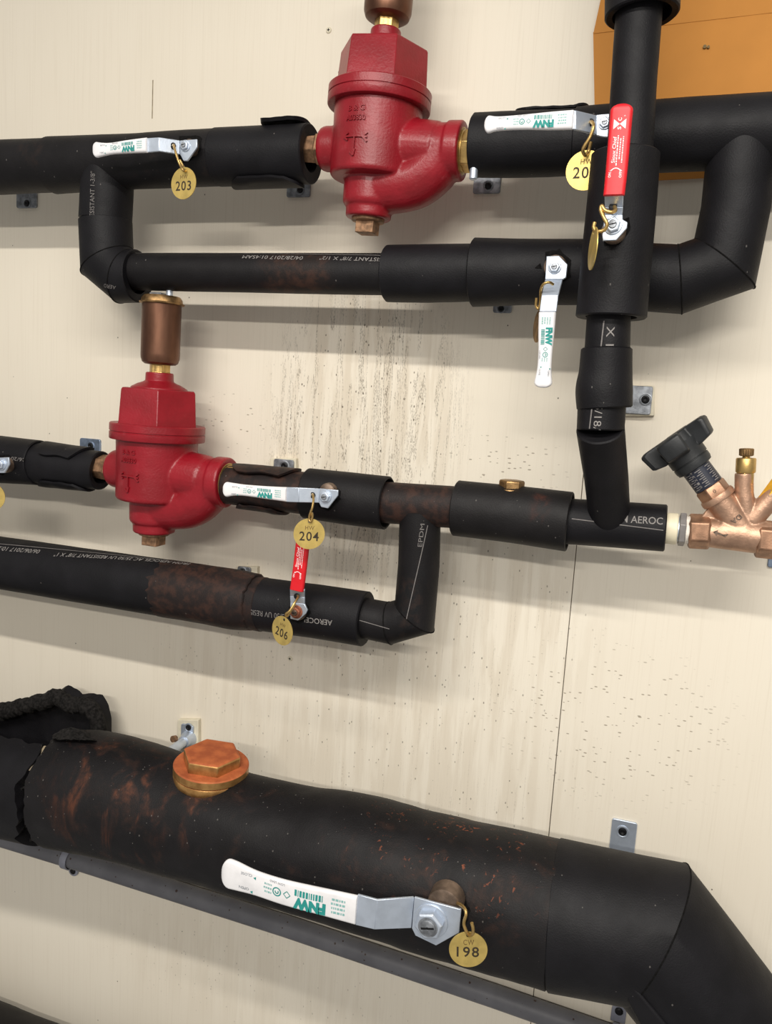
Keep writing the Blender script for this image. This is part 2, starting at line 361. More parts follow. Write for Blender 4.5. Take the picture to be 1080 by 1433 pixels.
# pipe insulation: a polyline of (px, py, thickness_px[, d]) -> a mitred, slightly uneven tube
def sleeve(name, pts, parent, mat, d=.09, ends=('flat', 'flat'), wob=.012, seed=0, n=56, smooth_path=False, step=.012, jag=(0, 0), seam=False, ext=(0, 0)):
    C = []; R = []
    for p in pts:
        dd = p[3] if len(p) > 3 else d; C.append(P(p[0], p[1], dd)); R.append(p[2] / 2 * PX(p[0], p[1], dd))
    d0 = (C[0] - C[1]).normalized(); d1_ = (C[-1] - C[-2]).normalized(); C[0] = C[0] + d0 * ext[0]; C[-1] = C[-1] + d1_ * ext[1]   # runs on beyond the frame
    if smooth_path:
        Rv = [V((r, 0, 0)) for r in R]; C = catmull(C, 8); R = [v.x for v in catmull(Rv, 8)]
    PT = []; RR = []; MIT = []
    for i in range(len(C) - 1):
        L = (C[i + 1] - C[i]).length; k = max(1, int(L / step)) if not smooth_path else 1
        for j in range(k):
            f = j / k; PT.append(C[i].lerp(C[i + 1], f)); RR.append(R[i] + (R[i + 1] - R[i]) * f)
    PT.append(C[-1]); RR.append(R[-1])
    joints = []; rings = []; tin = (PT[1] - PT[0]).normalized(); e1, e2 = frame(tin); e2 = e1.cross(tin); N = len(PT)
    acc = 0
    for i in range(N):
        tout = (PT[i + 1] - PT[i]).normalized() if i < N - 1 else tin
        bis = (tin + tout).normalized(); ring = []
        if i: acc += (PT[i] - PT[i - 1]).length
        for j in range(n):
            th = 2 * PI * j / n; dr = V((math.cos(th), math.sin(th), 0))
            q = noise.noise(V((dr.x * 1.3 + seed * 7.3, dr.y * 1.3, acc * 14 + seed))) * wob + noise.noise(V((dr.x * 3 + seed, dr.y * 3 + 5, acc * 45))) * wob * .45
            r = RR[i] * (1 + q); off = (e1 * dr.x + e2 * dr.y) * r
            off = off - tin * (off.dot(bis) / tin.dot(bis))
            jg = jag[0] if i == 0 else (jag[1] if i == N - 1 else 0)
            if jg: off = off + tin * jg * (noise.noise(V((dr.x * 4, dr.y * 4, seed + 3.1))) + .5 * noise.noise(V((dr.x * 11, dr.y * 11, seed))))
            ring.append(PT[i] + off)
        rings.append(ring)
        if seam and 0 < i < N - 1 and tin.angle(tout) > .25: joints.append([p + (p - PT[i]).normalized() * -.0001 for p in ring])
        if i < N - 1 and tin.angle(tout) > 1e-4:
            q = tin.rotation_difference(tout); e1 = q @ e1; e2 = q @ e2
        tin = tout
    mb = MB()
    def cap(ring, c, out, kind):                      # small rounded edge, then flat or a hole
        rs = [[p + out * .0012 - (p - c).normalized() * .0014 for p in ring]]
        if kind == 'flat': rs.append([c + (p - c) * .02 + out * .0012 for p in ring])
        elif kind:
            ri, dep = kind
            rs.append([c + (p - c).normalized() * ri + out * .0006 for p in ring]); rs.append([c + (p - c).normalized() * ri * .98 - out * dep for p in ring])
        return rs
    t0 = (PT[0] - PT[1]).normalized(); t1 = (PT[-1] - PT[-2]).normalized()
    a = cap(rings[0], PT[0], t0, ends[0])[::-1] if ends[0] else []
    b = cap(rings[-1], PT[-1], t1, ends[1]) if ends[1] else []
    mb.rings(a + rings + b, cap0=bool(a), cap1=bool(b))
    o = mb.build(name, mat, parent, 24)
    for jr in joints:                                  # the dark butt joint where two mitred pieces meet
        jm = MB(); jm.tube(jr + jr[:1], [.0008] * (n + 1), 6); jm.build('butt_joint', M['foam_edge'], parent)
    cy = Cyl(C[0], C[-1], (R[0] + R[-1]) / 2); cy.bvh = BVHTree.FromPolygons(mb.v, mb.f); SKIN[0] = cy.bvh
    return o, cy
SKIN = [None]
def skin_cyl(A, B, r): c = Cyl(A, B, r); c.bvh = SKIN[0]; return c
def lay_dark_patch(cyl, pts, parent, name='dark_cutout_patch'):      # ragged dark patch laid on the foam for the shaded hole round a valve neck
    cx_ = sum(p[0] for p in pts) / len(pts); cy_ = sum(p[1] for p in pts) / len(pts); d = []
    for (a, b), (c, e) in zip(pts, pts[1:] + pts[:1]):
        for k in range(4): d.append((a + (c - a) * k / 4, b + (e - b) * k / 4))
    mb = MB(); n = len(d); R_ = 4
    mb.v.append(cyl.surf(*cyl.hit(cx_, cy_), .0006))
    for r in range(1, R_ + 1):
        for i, (x, y) in enumerate(d):
            j = 1 + (.10 * noise.noise(V((i * .9, cx_, 0))) if r == R_ else 0); f = r / R_ * j
            mb.v.append(cyl.surf(*cyl.hit(cx_ + (x - cx_) * f, cy_ + (y - cy_) * f), .0007))
    for i in range(n):
        mb.f.append((0, 1 + i, 1 + (i + 1) % n))
        for r in range(R_ - 1): a = 1 + r * n; mb.f.append((a + i, a + n + i, a + n + (i + 1) % n, a + (i + 1) % n))
    return mb.build(name, M['foam_edge'], parent, 60)
def flap(name, cyl, u0, u1, t0, t1, lift, parent, mat, thick=.004, nu=14, nt=14, seed=0):
    """a loose piece of foam lying round a pipe, its free edge (t1) lifted"""
    mb = MB(); top = []; bot = []
    for i in range(nu + 1):
        for j in range(nt + 1):
            fu, ft = i / nu, j / nt; wav = .0025 * noise.noise(V((fu * 3 + seed, ft * 2, seed)))
            th = t0 + (t1 - t0) * ft + .10 * noise.noise(V((fu * 2.5, ft, seed + 9)))
            h = .0004 + lift * ft ** 2 + max(0, wav) * ft; sq = 1 - .35 * ft ** 3
            u = u0 + (u1 - u0) * (.5 + (fu - .5) * sq)
            top.append(cyl.surf(u, th, h + thick)); bot.append(cyl.surf(u, th, h))
    k = (nu + 1) * (nt + 1); mb.v = top + bot; idx = lambda i, j: i * (nt + 1) + j
    for i in range(nu):
        for j in range(nt):
            q = (idx(i, j), idx(i + 1, j), idx(i + 1, j + 1), idx(i, j + 1)); mb.f.append(q); mb.f.append(tuple(k + x for x in q)[::-1])
    edge = [idx(i, 0) for i in range(nu)] + [idx(nu, j) for j in range(nt)] + [idx(i, nt) for i in range(nu, 0, -1)] + [idx(0, j) for j in range(nt, 0, -1)]
    for a, b in zip(edge, edge[1:] + edge[:1]): mb.f.append((a, b, k + b, k + a))
    return mb.build(name, mat, parent, 40)

# ================================================================ SETTING
def struct(o): o['kind'] = 'structure'; return o
wall = bpy.data.objects.new('wall_back', None); COL.objects.link(wall); struct(wall); bpy.context.view_layer.update()
sx0, sx1 = P(801, 800, 0), P(786, 1000, 0)            # the open joint between two boards
sx = (sx0.x + sx1.x) / 2
for a, b in ((-2.2, sx - .0004), (sx + .0004, 1.6)):
    mb = MB(); mb.box(((a + b) / 2, .006, 0), ((b - a) / 2, 0, 0), (0, .006, 0), (0, 0, 1.6))
    bevel(mb.build('wall_panel', M['wall'], wall), .0004, 1)
mb = MB(); mb.box((sx, .010, 0), (.01, 0, 0), (0, .001, 0), (0, 0, 1.6)); mb.build('joint_backing', M['gap'], wall)
mb = MB()
q0, q1 = P(214, 112, 0), P(213, 166, 0); mb.box((q0 + q1) / 2, (.0006, 0, 0), (0, .0004, 0), (0, 0, (q0.z - q1.z) / 2)); mb.build('hairline_crack', M['crack'], wall)
def wall_screw(px, py, r_px, label):
    c = P(px, py, 0); r = r_px * PX(px, py, 0); o = thing('wall_screw', label, 'screw', c)
    mb = MB(); mb.lathe(c, (0, -1, 0), [(-.002, r), (.0006, r), (.0014, r * .8), (.0014, r * .3)], 20); mb.build('screw_head', M['cream_block'], o)
    mb = MB(); mb.box(c + V((0, -.0015, 0)), (r * .45, 0, 0), (0, .0002, 0), (0, 0, r * .13)); mb.box(c + V((0, -.0015, 0)), (r * .13, 0, 0), (0, .0002, 0), (0, 0, r * .45)); mb.build('cross_recess', M['black_hole'], o, smooth=False)
wall_screw(460, 42.5, 4.2, 'small painted-over screw head in the wall left of the upper red separator cap')
wall_screw(406, 921.5, 3.6, 'small dirty screw head in the stained wall just below the tag reading 206')

# ================================================================ MANILA ENVELOPE
c = P(960, 120, .003); env = thing('manila_envelope', 'large orange manila envelope on the wall behind the upper right pipes', 'envelope', c)
def flat_px(name, poly, d, th, mat, parent, bw=0):
    mb = MB(); mb.prism([P(x, y, d) for x, y in poly], (0, -th, 0)); o = mb.build(name, mat, parent)
    return bevel(o, bw, 2) if bw else o
mb = MB(); nx, nz = 26, 24; a, b, c_, d_ = P(830, 46, .002), P(1120, 12, .002), P(1118, 243, .002), P(834, 257, .002); fr = []; bk = []
for i in range(nx + 1):
    for j in range(nz + 1):
        u, v = i / nx, j / nz; p = a.lerp(b, u).lerp(d_.lerp(c_, u), v); bul = math.sin(PI * min(1, u)) * math.sin(PI * v) * .005 + .0012 * noise.noise(V((u * 4, v * 4, 1)))
        fr.append(p + V((0, -.0016 - max(0, bul), 0))); bk.append(p)
k = len(fr); mb.v = fr + bk; I = lambda i, j: i * (nz + 1) + j
for i in range(nx):
    for j in range(nz): q = (I(i, j), I(i + 1, j), I(i + 1, j + 1), I(i, j + 1)); mb.f += [q, tuple(k + x for x in q)[::-1]]
ed = [I(i, 0) for i in range(nx)] + [I(nx, j) for j in range(nz)] + [I(i, nz) for i in range(nx, 0, -1)] + [I(0, j) for j in range(nz, 0, -1)]
for x, y in zip(ed, ed[1:] + ed[:1]): mb.f.append((x, y, k + y, k + x))
mb.build('envelope_body', M['manila'], env, 40)
flat_px('envelope_flap', [(830, 47.5), (842, -8), (870, -60), (1100, -90), (1122, 13.5)], .0035, .0008, M['manila'], env, .0005)
mb = MB()
for x, y, rr in ((986, 65, 2.6), (991, 65.5, 2.0)): mb.lathe(P(x, y, .0082), (0, -1, 0), [(-.004, rr * .0007), (.0003, rr * .0007)], 10)
mb.build('ink_marks', M['stamp_faint'], env)

# ================================================================ PIPES
# ---- upper run, left of the separator
pu = thing('insulated_pipe', 'upper left black insulated pipe running from the left edge to the upper red separator', 'pipe', P(220, 224))
sleeve('foam_sleeve', [(-120, 239, 71), (0, 234.5, 71), (74, 231.5, 70)], pu, M['foam_dusty'], ext=(.6, 0), seed=1)
_, cU2 = sleeve('foam_sleeve', [(75, 231.5, 74), (200, 225.5, 72), (306, 220.5, 75)], pu, M['foam_dusty'], seed=2, wob=.02)
_, cU3 = sleeve('foam_sleeve', [(307, 220.5, 76), (380, 217.5, 77), (434, 215.5, 79)], pu, M['foam'], seed=3, ends=('flat', (.019, .02)))
sleeve('pipe_branch', [(153, 224, 68), (150, 262, 71), (147.5, 309, 71)], pu, M['foam'], seed=4)
cB = skin_cyl(P(153, 224), P(147.5, 309), 35.5 * PX(150, 262))
cyl_text('ESISTANT 1-3/8"', cB, (132, 303), (133, 240), 6.5, pu, M['white_line'], .0)
u0, t0 = cU3.hit(352, 182); u1, _ = cU3.hit(416, 180)
flap('loose_foam_flap', cU3, u0, u1, 1.75, 1.0, .004, pu, M['foam'], .004, seed=2)
u0, t0 = cU3.hit(318, 250); u1, _ = cU3.hit(417, 250)
flap('loose_foam_strip', cU3, u0, u1, -1.75, -.95, .001, pu, M['foam'], .0035, seed=5)

lay_dark_patch(cU2, [(250, 190), (281, 189), (281, 208), (268, 224), (256, 228), (248, 215)], pu)

# ---- upper bypass: elbow, lower run, sleeves, right riser
pb = thing('insulated_bypass_pipe', 'black insulated bypass pipe looping below the upper red separator to the right riser', 'pipe', P(480, 384))
_, cEl = sleeve('foam_elbow', [(147.7, 310, 72), (150, 366, 72), (175, 387, 72), (192, 386.5, 72)], pb, M['foam'], seed=6, wob=.006, seam=True, ends=('flat', (.021, .012)))
_, cR = sleeve('pipe_run', [(180, 380.2, 50), (360, 382, 54), (545, 384, 57)], pb, M['foam_run'], seed=7, ends=('flat', 'flat'))
cyl_text('SISTANT 7/8" X 1/2"', cR, (535, 361.5), (449, 359.5), 6.5, pb, M['white_print'], .0)
cyl_text('04/28/2017 01:45AM', cR, (425, 359.5), (341, 358), 6.5, pb, M['white_print'], .0)
cyl_line(cR, (338, 355.2), (541, 358.2), 1.1, pb)
sleeve('foam_sleeve', [(543, 383, 77), (600, 383, 79), (663, 382, 78)], pb, M['foam'], seed=8, ends=((.026, .004), 'flat'))
_, cH = sleeve('foam_sleeve', [(664, 381.5, 93), (740, 381, 89), (905, 382, 89)], pb, M['foam'], seed=9)
sleeve('foam_elbow', [(900, 388, 92), (951, 391, 93), (1013, 369, 92), (1029, 290, 91), (1038, 196, 90)], pb, M['foam'], seed=10, wob=.008, seam=True)
lay_dark_patch(cH, [(763, 353), (783, 349), (798, 364), (799, 388), (786, 396), (761, 388)], pb); lay_dark_patch(cH, [(748, 375), (756, 368), (758, 376)], pb, 'dark_nick_patch')
cE = skin_cyl(P(150, 366), P(175, 387), 36 * PX(160, 380)); cE.bvh = cEl.bvh
cyl_text('AERO', cE, (160, 400.5), (146, 396.5), 6, pb, M['white_line'])
cyl_line(cR, (189, 354.5), (338, 355.2), .8, pb)

# ---- upper run, right of the separator
pr = thing('insulated_pipe', 'upper right thick black insulated pipe running behind the red lever to the right edge', 'pipe', P(900, 195))
sleeve('foam_sleeve', [(664, 203.5, 83), (735, 202, 86), (805, 199.5, 87)], pr, M['foam'], seed=11, wob=.022, ends=((.019, .02), 'flat'))
sleeve('foam_sleeve', [(806, 199, 90), (914, 191.5, 94), (1000, 187, 96), (1160, 177, 97)], pr, M['foam'], ext=(0, .5), seed=12)
cS = skin_cyl(P(664, 203.5), P(805, 199.5), 42.5 * PX(735, 202))
u0, _ = cS.hit(712, 165); u1, _ = cS.hit(818, 160); flap('loose_foam_flap', cS, u0, u1, 1.75, 1.25, .0003, pr, M['foam_dusty'], .002, seed=8)

# ---- vertical pipe in front
FD = .17
pv = thing('vertical_insulated_pipe', 'black insulated vertical pipe in the right foreground carrying the red lever', 'pipe', P(870, 330, FD))
sleeve('foam_collar', [(900, -70, 101, FD), (898, 20, 101, FD)], pv, M['foam'], ext=(.5, 0), seed=13, ends=('flat', (.0245, .01)))
sleeve('pipe_run', [(895, 0, 64, FD), (887, 110, 62, FD), (880, 226, 63, FD)], pv, M['foam'], seed=14)
_, cF = sleeve('foam_sleeve', [(875, 217, 93, FD), (868, 300, 95, FD), (855, 443, 97, FD)], pv, M['foam'], seed=15, ends=('flat', (.0225, .01)))
_, cV1 = sleeve('pipe_run', [(852, 430, 59, FD), (849, 500, 62, FD)], pv, M['foam'], seed=16)
sleeve('foam_collar', [(848.5, 489, 70, FD), (847, 520, 73, FD), (845, 545, 78, FD), (845.5, 570, 76, FD)], pv, M['foam'], seed=17, ends=('flat', (.0225, .006)), smooth_path=True)
_, cV2 = sleeve('pipe_run', [(842, 560, 66, FD), (840, 600, 65, FD)], pv, M['foam'], seed=18)
sleeve('angled_pipe_run', [(840, 600, 66, FD), (848, 668, 60.5, .131), (853, 730, 56, .092)], pv, M['foam'], seed=19)
cyl_line(cV1, (845, 449), (841, 487), 1.6, pv); cyl_text('X 1', cV1, (849, 457), (847.5, 484), 10, pv, M['white_print'])
cyl_line(cV2, (829, 566), (825, 600), 1.6, pv); cyl_text('5/18/', cV2, (833, 566), (830, 602), 10, pv, M['white_print'])

lay_dark_patch(cF, [(842, 318), (880, 304), (882, 322), (866, 342), (846, 344)], pv)

# ---- middle row, left stub
pl = thing('insulated_pipe', 'short black insulated pipe stub at the left edge joining the lower red separator', 'pipe', P(80, 649))
_, cL1 = sleeve('foam_sleeve', [(-120, 631, 67), (0, 643, 66), (55, 647.5, 63)], pl, M['foam'], ext=(.6, 0), seed=20, ends=('flat', (.026, .01)))
_, cL2 = sleeve('foam_sleeve', [(40, 646.5, 58), (100, 654, 55), (141, 658.5, 54)], pl, M['foam'], seed=21, ends=('flat', (.017, .015)))
u0, _ = cL2.hit(46, 635); u1, _ = cL2.hit(110, 640); flap('loose_foam_flap', cL2, u0, u1, 1.9, .55, .0015, pl, M['foam'], .003, seed=3)
u0, _ = cL2.hit(46, 670); u1, _ = cL2.hit(112, 675); flap('loose_foam_strip', cL2, u0, u1, -1.9, -.75, .001, pl, M['foam'], .003, seed=4)
lay_dark_patch(cL1, [(-10, 637), (12, 636), (17, 650), (4, 665), (-10, 662)], pl)
cyl_text('26/2011', cL1, (34, 641), (8, 638), 5, pl, M['white_line'])

# ---- middle row, right of the lower separator
pm = thing('insulated_pipe', 'brown stained black insulated pipe in the middle row running right to the bronze valve', 'pipe', P(600, 705))
_, cM1 = sleeve('foam_sleeve', [(301, 676.5, 52), (360, 683, 56), (432, 691, 60)], pm, M['foam_brown'], seed=22, ends=((.02, .004), 'flat'))
_, cM3 = sleeve('foam_sleeve', [(431, 690.5, 71), (490, 698, 74), (541, 704, 75)], pm, M['foam_dusty'], seed=23, ends=('flat', (.0275, .008)))
_, cM2 = sleeve('pipe_run', [(530, 702.5, 58), (640, 710, 59)], pm, M['foam_brown'], seed=24)
sleeve('foam_sleeve', [(639, 711, 78), (720, 720, 81), (796, 730, 84)], pm, M['foam_cap_sleeve'], seed=25, ends=('flat', (.029, .008)))
_, cT = sleeve('tee_run', [(785, 729, 64), (860, 734, 65), (930, 739, 66)], pm, M['foam'], seed=26, ends=('flat', (.016, .012)))
cyl_text('M AEROC', cT, (869, 731), (927, 734.5), 10, pm, M['white_print'], .005)
cyl_line(cT, (800, 726), (928, 742), 1.2, pm)
u0, _ = cM1.hit(322, 655); u1, _ = cM1.hit(412, 665); flap('loose_foam_flap', cM1, u0, u1, 1.9, .75, .004, pm, M['foam_brown'], .003, seed=6)
u0, _ = cM1.hit(326, 705); u1, _ = cM1.hit(397, 715); flap('loose_foam_strip', cM1, u0, u1, -1.9, -.8, .002, pm, M['foam_brown'], .003, seed=7)

lay_dark_patch(cM3, [(445, 682), (459, 677), (477, 687), (476, 698), (460, 716), (446, 709)], pm)

# ---- lower bypass
pd = thing('insulated_bypass_pipe', 'black and brown insulated bypass pipe below the lower red separator, dropping from the middle row', 'pipe', P(470, 855))
sleeve('foam_elbow', [(588, 716, 58), (586, 790, 58), (580, 862, 58), (546, 872, 58), (500, 863, 56)], pd, M['foam_dusty'], seed=27, wob=.006, seam=True)
cD = skin_cyl(P(588, 716), P(580, 862), 29 * PX(585, 790)); cyl_line(cD, (598, 735), (569, 866), 1.1, pd)
cD2 = skin_cyl(P(546, 872), P(500, 863), 28.5 * PX(520, 868)); cyl_line(cD2, (503, 868), (545, 880), 1.0, pd)
cyl_text('EPDM', cD, (590, 765), (594, 733), 6, pd, M['white_line'])
_, cQ = sleeve('foam_sleeve', [(359, 844.5, 74), (440, 855, 75), (511, 866, 77)], pd, M['foam'], seed=28, ends=('flat', (.0225, .008)))
sleeve('brown_foam_patch', [(345, 843, 74), (369, 846, 76)], pd, M['foam_brown'], seed=28)
sleeve('brown_foam_wrap', [(232, 823, 81), (290, 832, 82), (330, 839, 84), (357, 842.5, 80)], pd, M['foam_brown'], seed=29, smooth_path=True, jag=(.012, .003))
_, cW = sleeve('pipe_run', [(-120, 767, 70), (0, 787.5, 73), (240, 824, 80)], pd, M['foam'], ext=(.6, 0), seed=30)
cyl_text('FROM AEROCEL AC 25/50 UV RESISTANT 7/8" X 1"', cW, (267, 789), (78, 772.5), 7.5, pd, M['white_print'], .0)
cyl_text('06/06/2017 10:29', cW, (57, 768.5), (-6, 763), 7, pd, M['white_print'], .0)
cyl_line(cW, (-4, 759.3), (232, 784.6), 1.1, pd)
cyl_text('AEROCEL', cQ, (465, 868), (423, 863), 8, pd, M['white_print'], .004)
lay_dark_patch(cQ, [(404, 849), (431, 847), (435, 858), (421, 873), (405, 869)], pd)
cyl_text('AC 25/50 UV RESIST', cQ, (416, 862), (345, 852), 8, pd, M['white_line'])

# ---- the big pipe at the bottom
BD = .135
pg = thing('large_insulated_pipe', 'big rust stained black insulated pipe sweeping across the bottom with an elbow at right', 'pipe', P(500, 1205, BD))
_, cG = sleeve('foam_sleeve', [(92, 1103, 158), (150, 1111, 164), (280, 1148, 158), (400, 1182, 164), (480, 1199, 174), (600, 1233, 182), (690, 1256, 188), (776, 1277, 196)], pg, M['foam_rust'], BD, seed=31, smooth_path=True, wob=.025, n=80, ends=((.055, .02), 'flat'), jag=(.006, 0))
sleeve('foam_elbow', [(777, 1277.5, 197), (914, 1305, 195), (1022, 1444, 190), (1062, 1640, 186)], pg, M['foam'], BD, ext=(0, .4), seed=32, wob=.006, seam=True, n=80)
lay_dark_patch(cG, [(598, 1262), (606, 1248), (620, 1241), (621, 1236), (633, 1244), (650, 1258), (658, 1275), (650, 1300), (610, 1300)], pg)
cGe = Cyl(P(914, 1305, BD), P(1022, 1444, BD), 96 * PX(960, 1370, BD))
mb = MB(); mb.prism([P(872, 1394, .198), P(884, 1378, .205), P(965, 1475, .205), P(925, 1490, .198)], (0, .05, 0)); bevel(mb.build('foam_gusset', M['foam'], pg), .004, 3)

# torn insulation at left
tl = thing('torn_insulation', 'torn black foam insulation standing up at the left end of the big rusty pipe', 'insulation', P(40, 1090, BD))
C0, C1 = P(-120, 1066, BD), P(74, 1100, BD); R0 = 77 * PX(0, 1092, BD); ct = Cyl(C0, C1, R0)
C0 = C0 - (C1 - C0).normalized() * .5; ct = Cyl(C0, C1, R0); LT = (C1 - C0).length
mb = MB(); nu, nt = 110, 60; TA, TB = -2.6, 1.22; top = []; bot = []
for i in range(nu + 1):
    for j in range(nt + 1):
        fu, ft = i / nu, j / nt; end = .010 * noise.noise(V((ft * 7, 1, 2))) + .005 * noise.noise(V((ft * 22, 4, 2)))
        edge = .14 * noise.noise(V((fu * 26, 3, 1))) + .08 * noise.noise(V((fu * 90, 3, 1)))
        th = TA + (TB - TA + edge) * ft; u = fu * (LT + .0 + end + .012 * math.cos(th - .9))
        top.append(ct.at(u, th, .0015 * noise.noise(V((fu * 6, th * 2, 1))))); bot.append(ct.at(u, th, -.017))
def shell(mb, top, bot, nu, nt):
    k = len(top); mb.v = top + bot; idx = lambda i, j: i * (nt + 1) + j
    for i in range(nu):
        for j in range(nt):
            q = (idx(i, j), idx(i + 1, j), idx(i + 1, j + 1), idx(i, j + 1)); mb.f.append(q); mb.f.append(tuple(k + x for x in q)[::-1])
    ed = [idx(i, 0) for i in range(nu)] + [idx(nu, j) for j in range(nt)] + [idx(i, nt) for i in range(nu, 0, -1)] + [idx(0, j) for j in range(nt, 0, -1)]
    for a, b in zip(ed, ed[1:] + ed[:1]): mb.f.append((a, b, k + b, k + a))
shell(mb, top, bot, nu, nt); mb.build('split_sleeve', M['foam'], tl, 35)
# raised back half: a thick torn lip standing behind the pipe
prof = [(-500, 990), (-120, 1000), (-40, 994), (0, 990), (22, 988), (38, 981), (58, 976), (75, 974), (82, 968), (98, 972), (104, 980), (122, 979), (136, 984), (142, 996), (147, 1022)]
mb = MB(); nu, nt = 150, 16; top = []; bot = []
def prof_y(x):
    for (xa, ya), (xb, yb) in zip(prof, prof[1:]):
        if xa <= x <= xb: return ya + (yb - ya) * (x - xa) / (xb - xa)
for i in range(nu + 1):
    x = -460 + (145.5 + 460) * i / nu; yt = prof_y(x) + 3.0 * noise.noise(V((x * .11, 3, 4))) + 1.5 * noise.noise(V((x * .4, 1, 7)))
    for j in range(nt + 1):
        f = j / nt; y = 1095 + (yt - 1095) * f + (x - 20) * .12 * (1 - f); bow = .022 * math.sin(PI * f * .62)
        p = P(x, y, .052 + .0 * f); p = p + V((0, -.006 + bow * .9 - .012, 0)); nz_ = noise.noise(V((x * .08, f * 6, 2))) * .0018
        bot.append(p + V((0, -nz_, -.003))); top.append(p + V((0, .015 + nz_, .004)))
shell(mb, top, bot, nu, nt); mb.build('torn_foam_lip', M['foam'], tl, 50)
rim = []; rad = []
for i in range(0, 321):
    x = -460 + (145.5 + 460) * i / 320; yt = prof_y(x) + 3.0 * noise.noise(V((x * .11, 3, 4))) + 4; q = P(x, yt, .052)
    rim.append(q + V((0, -.010 + .002 * noise.noise(V((x * .2, 2, 9))), .001 * noise.noise(V((x * .7, 5, 1)))))); rad.append(.0105 + .003 * noise.noise(V((x * .16, 8, 2))) + .0022 * noise.noise(V((x * .5, 8, 2))))
for i in range(1, 14):
    f = i / 13; q = P(145.5 - 1 + 4 * f, prof_y(145.5) + 30 * f, .052); rim.append(q + V((0, -.010, 0))); rad.append(.009 + .0025 * noise.noise(V((f * 9, 3, 3))))
mb = MB(); mb.tube(rim, rad, 14)
for i, v in enumerate(mb.v): v += V((0, 1, 1)) * .0016 * noise.noise(v * 260)
mb.build('torn_rim', M['torn'], tl, 60)
sleeve('bare_pipe', [(-40, 1082, 84), (50, 1096, 88), (110, 1106, 90)], tl, M['cream_block'], BD, seed=40)
mb = MB(); cp = Cyl(P(50, 1096, BD), P(120, 1108, BD), R0 * .95); n = 10
for i in range(n + 1):
    for j in range(n + 1): mb.v.append(cp.at(.018 + .027 * i / n, .72 + .50 * j / n, .002 * noise.noise(V((i * .4, j * .4, 1)))))
for i in range(n):
    for j in range(n): a = i * (n + 1) + j; mb.f.append((a, a + 1, a + n + 2, a + n + 1))
mb.build('paper_wrap', simple('brown_paper', rgb(150, 136, 112), .8, 0, .25, 60, .1), tl)
# crumbs of foam hanging in the split
mb = MB()
cT2 = Cyl(P(50, 1096, BD), P(120, 1108, BD), R0 * .93)
for i in range(46):
    u, t = random.uniform(.010, .05), random.uniform(-1.5, .9); r = random.uniform(.0015, .004)
    mb.lathe(cT2.at(u, t, random.uniform(-.012, -.002)), (random.uniform(-1, 1), random.uniform(-1, 1), .5), [(-r, r * .2), (-r * .3, r), (r * .4, r * .8), (r, r * .2)], 6)
o = mb.build('foam_crumbs', M['torn'], tl); o['kind'] = 'stuff'
u0, _ = cG.hit(90, 1030); u1, _ = cG.hit(128, 1035)
mb = MB(); nu, nt = 14, 8; top = []; bot = []
for i in range(nu + 1):
    for j in range(nt + 1):
        fu, ft = i / nu, j / nt; x = 78 + 52 * fu; y = 1036 - 17 * ft * math.sin(PI * (.12 + .8 * fu)) + 4 * noise.noise(V((fu * 5, ft * 2, 1))); p = P(x, y, .155 - .02 * ft)
        top.append(p + V((0, -.006, .003 + .003 * noise.noise(V((fu * 9, ft * 5, 3)))))); bot.append(p + V((0, .008, -.004)))
shell(mb, top, bot, nu, nt); mb.build('torn_edge_tuft', M['torn'], tl, 50)

# ---- dark pipe just entering the bottom-left corner
pc = thing('insulated_pipe', 'dark insulated pipe barely showing in the bottom left corner', 'pipe', P(0, 1480, .12))
sleeve('foam_sleeve', [(-160, 1428, 140, .07), (20, 1503, 142, .07), (200, 1578, 144, .07)], pc, M['foam_dusty'], ext=(.5, .5), seed=33)

# ---- grey conduit with straps
CD = .016
cg = thing('grey_conduit', 'speckled grey plastic conduit running down the wall below the big rusty pipe', 'conduit', P(400, 1295, CD))
_, cC = sleeve('conduit_tube', [(-160, 1122, 24), (0, 1171, 25), (107, 1203.5, 25.5), (400, 1296, 28), (690, 1393.5, 30), (900, 1467, 31)], cg, M['conduit'], CD, ext=(.5, .5), wob=.002, seed=34, n=28)
def strap(px, py, tx, ty, label, front):
    c = P(px, py, CD); o = thing('conduit_strap', label, 'strap', c, group='straps on the grey conduit'); a = (P(px + 40, py + 13.5, CD) - P(px - 40, py - 12.5, CD)).normalized(); r = 13.2 * PX(px, py, CD)
    cy = Cyl(c - a * .0055, c + a * .0055, r); mb = MB(); n = 28; rs = []
    for j in range(n + 1):
        t = -PI * .62 + 1.24 * PI * j / n
        rs.append([cy.at(0, t, .0004), cy.at(.011, t, .0004), cy.at(.011, t, .0024), cy.at(0, t, .0024)])
    mb.rings(rs); bevel(mb.build('strap_band', M['strap'], o), .0004, 1)
    tcen = P(tx, ty, .004); dirv = (V((tcen.x, 0, tcen.z)) - V((c.x, 0, c.z))).normalized(); sd = V((-dirv.z, 0, dirv.x)); hw = .0085
    base = V((c.x, -.004, c.z)) + dirv * (r * .7); tip = V((tcen.x, -.004, tcen.z))
    pts = [base - sd * hw, base + sd * hw] + [tip + (sd * math.cos(x) + dirv * math.sin(x)) * hw for x in [PI * k / 8 for k in range(9)]]
    mb = MB(); mb.prism(pts, (0, .0035, 0)); bevel(mb.build('strap_tab', M['strap'], o), .0005, 2)
    mb = MB(); mb.lathe(tip, (0, -1, 0), [(-.002, .0048), (.0012, .0048), (.0024, .003), (.0024, .0006)], 18); mb.build('screw', M['black_hole'], o)
strap(97, 1200.5, 102, 1219, 'grey conduit strap near the left edge with its screw tab below the conduit', True)
strap(862, 1449, 866, 1415, 'grey conduit strap at the bottom beside the big pipe elbow, screw tab above the conduit', True)

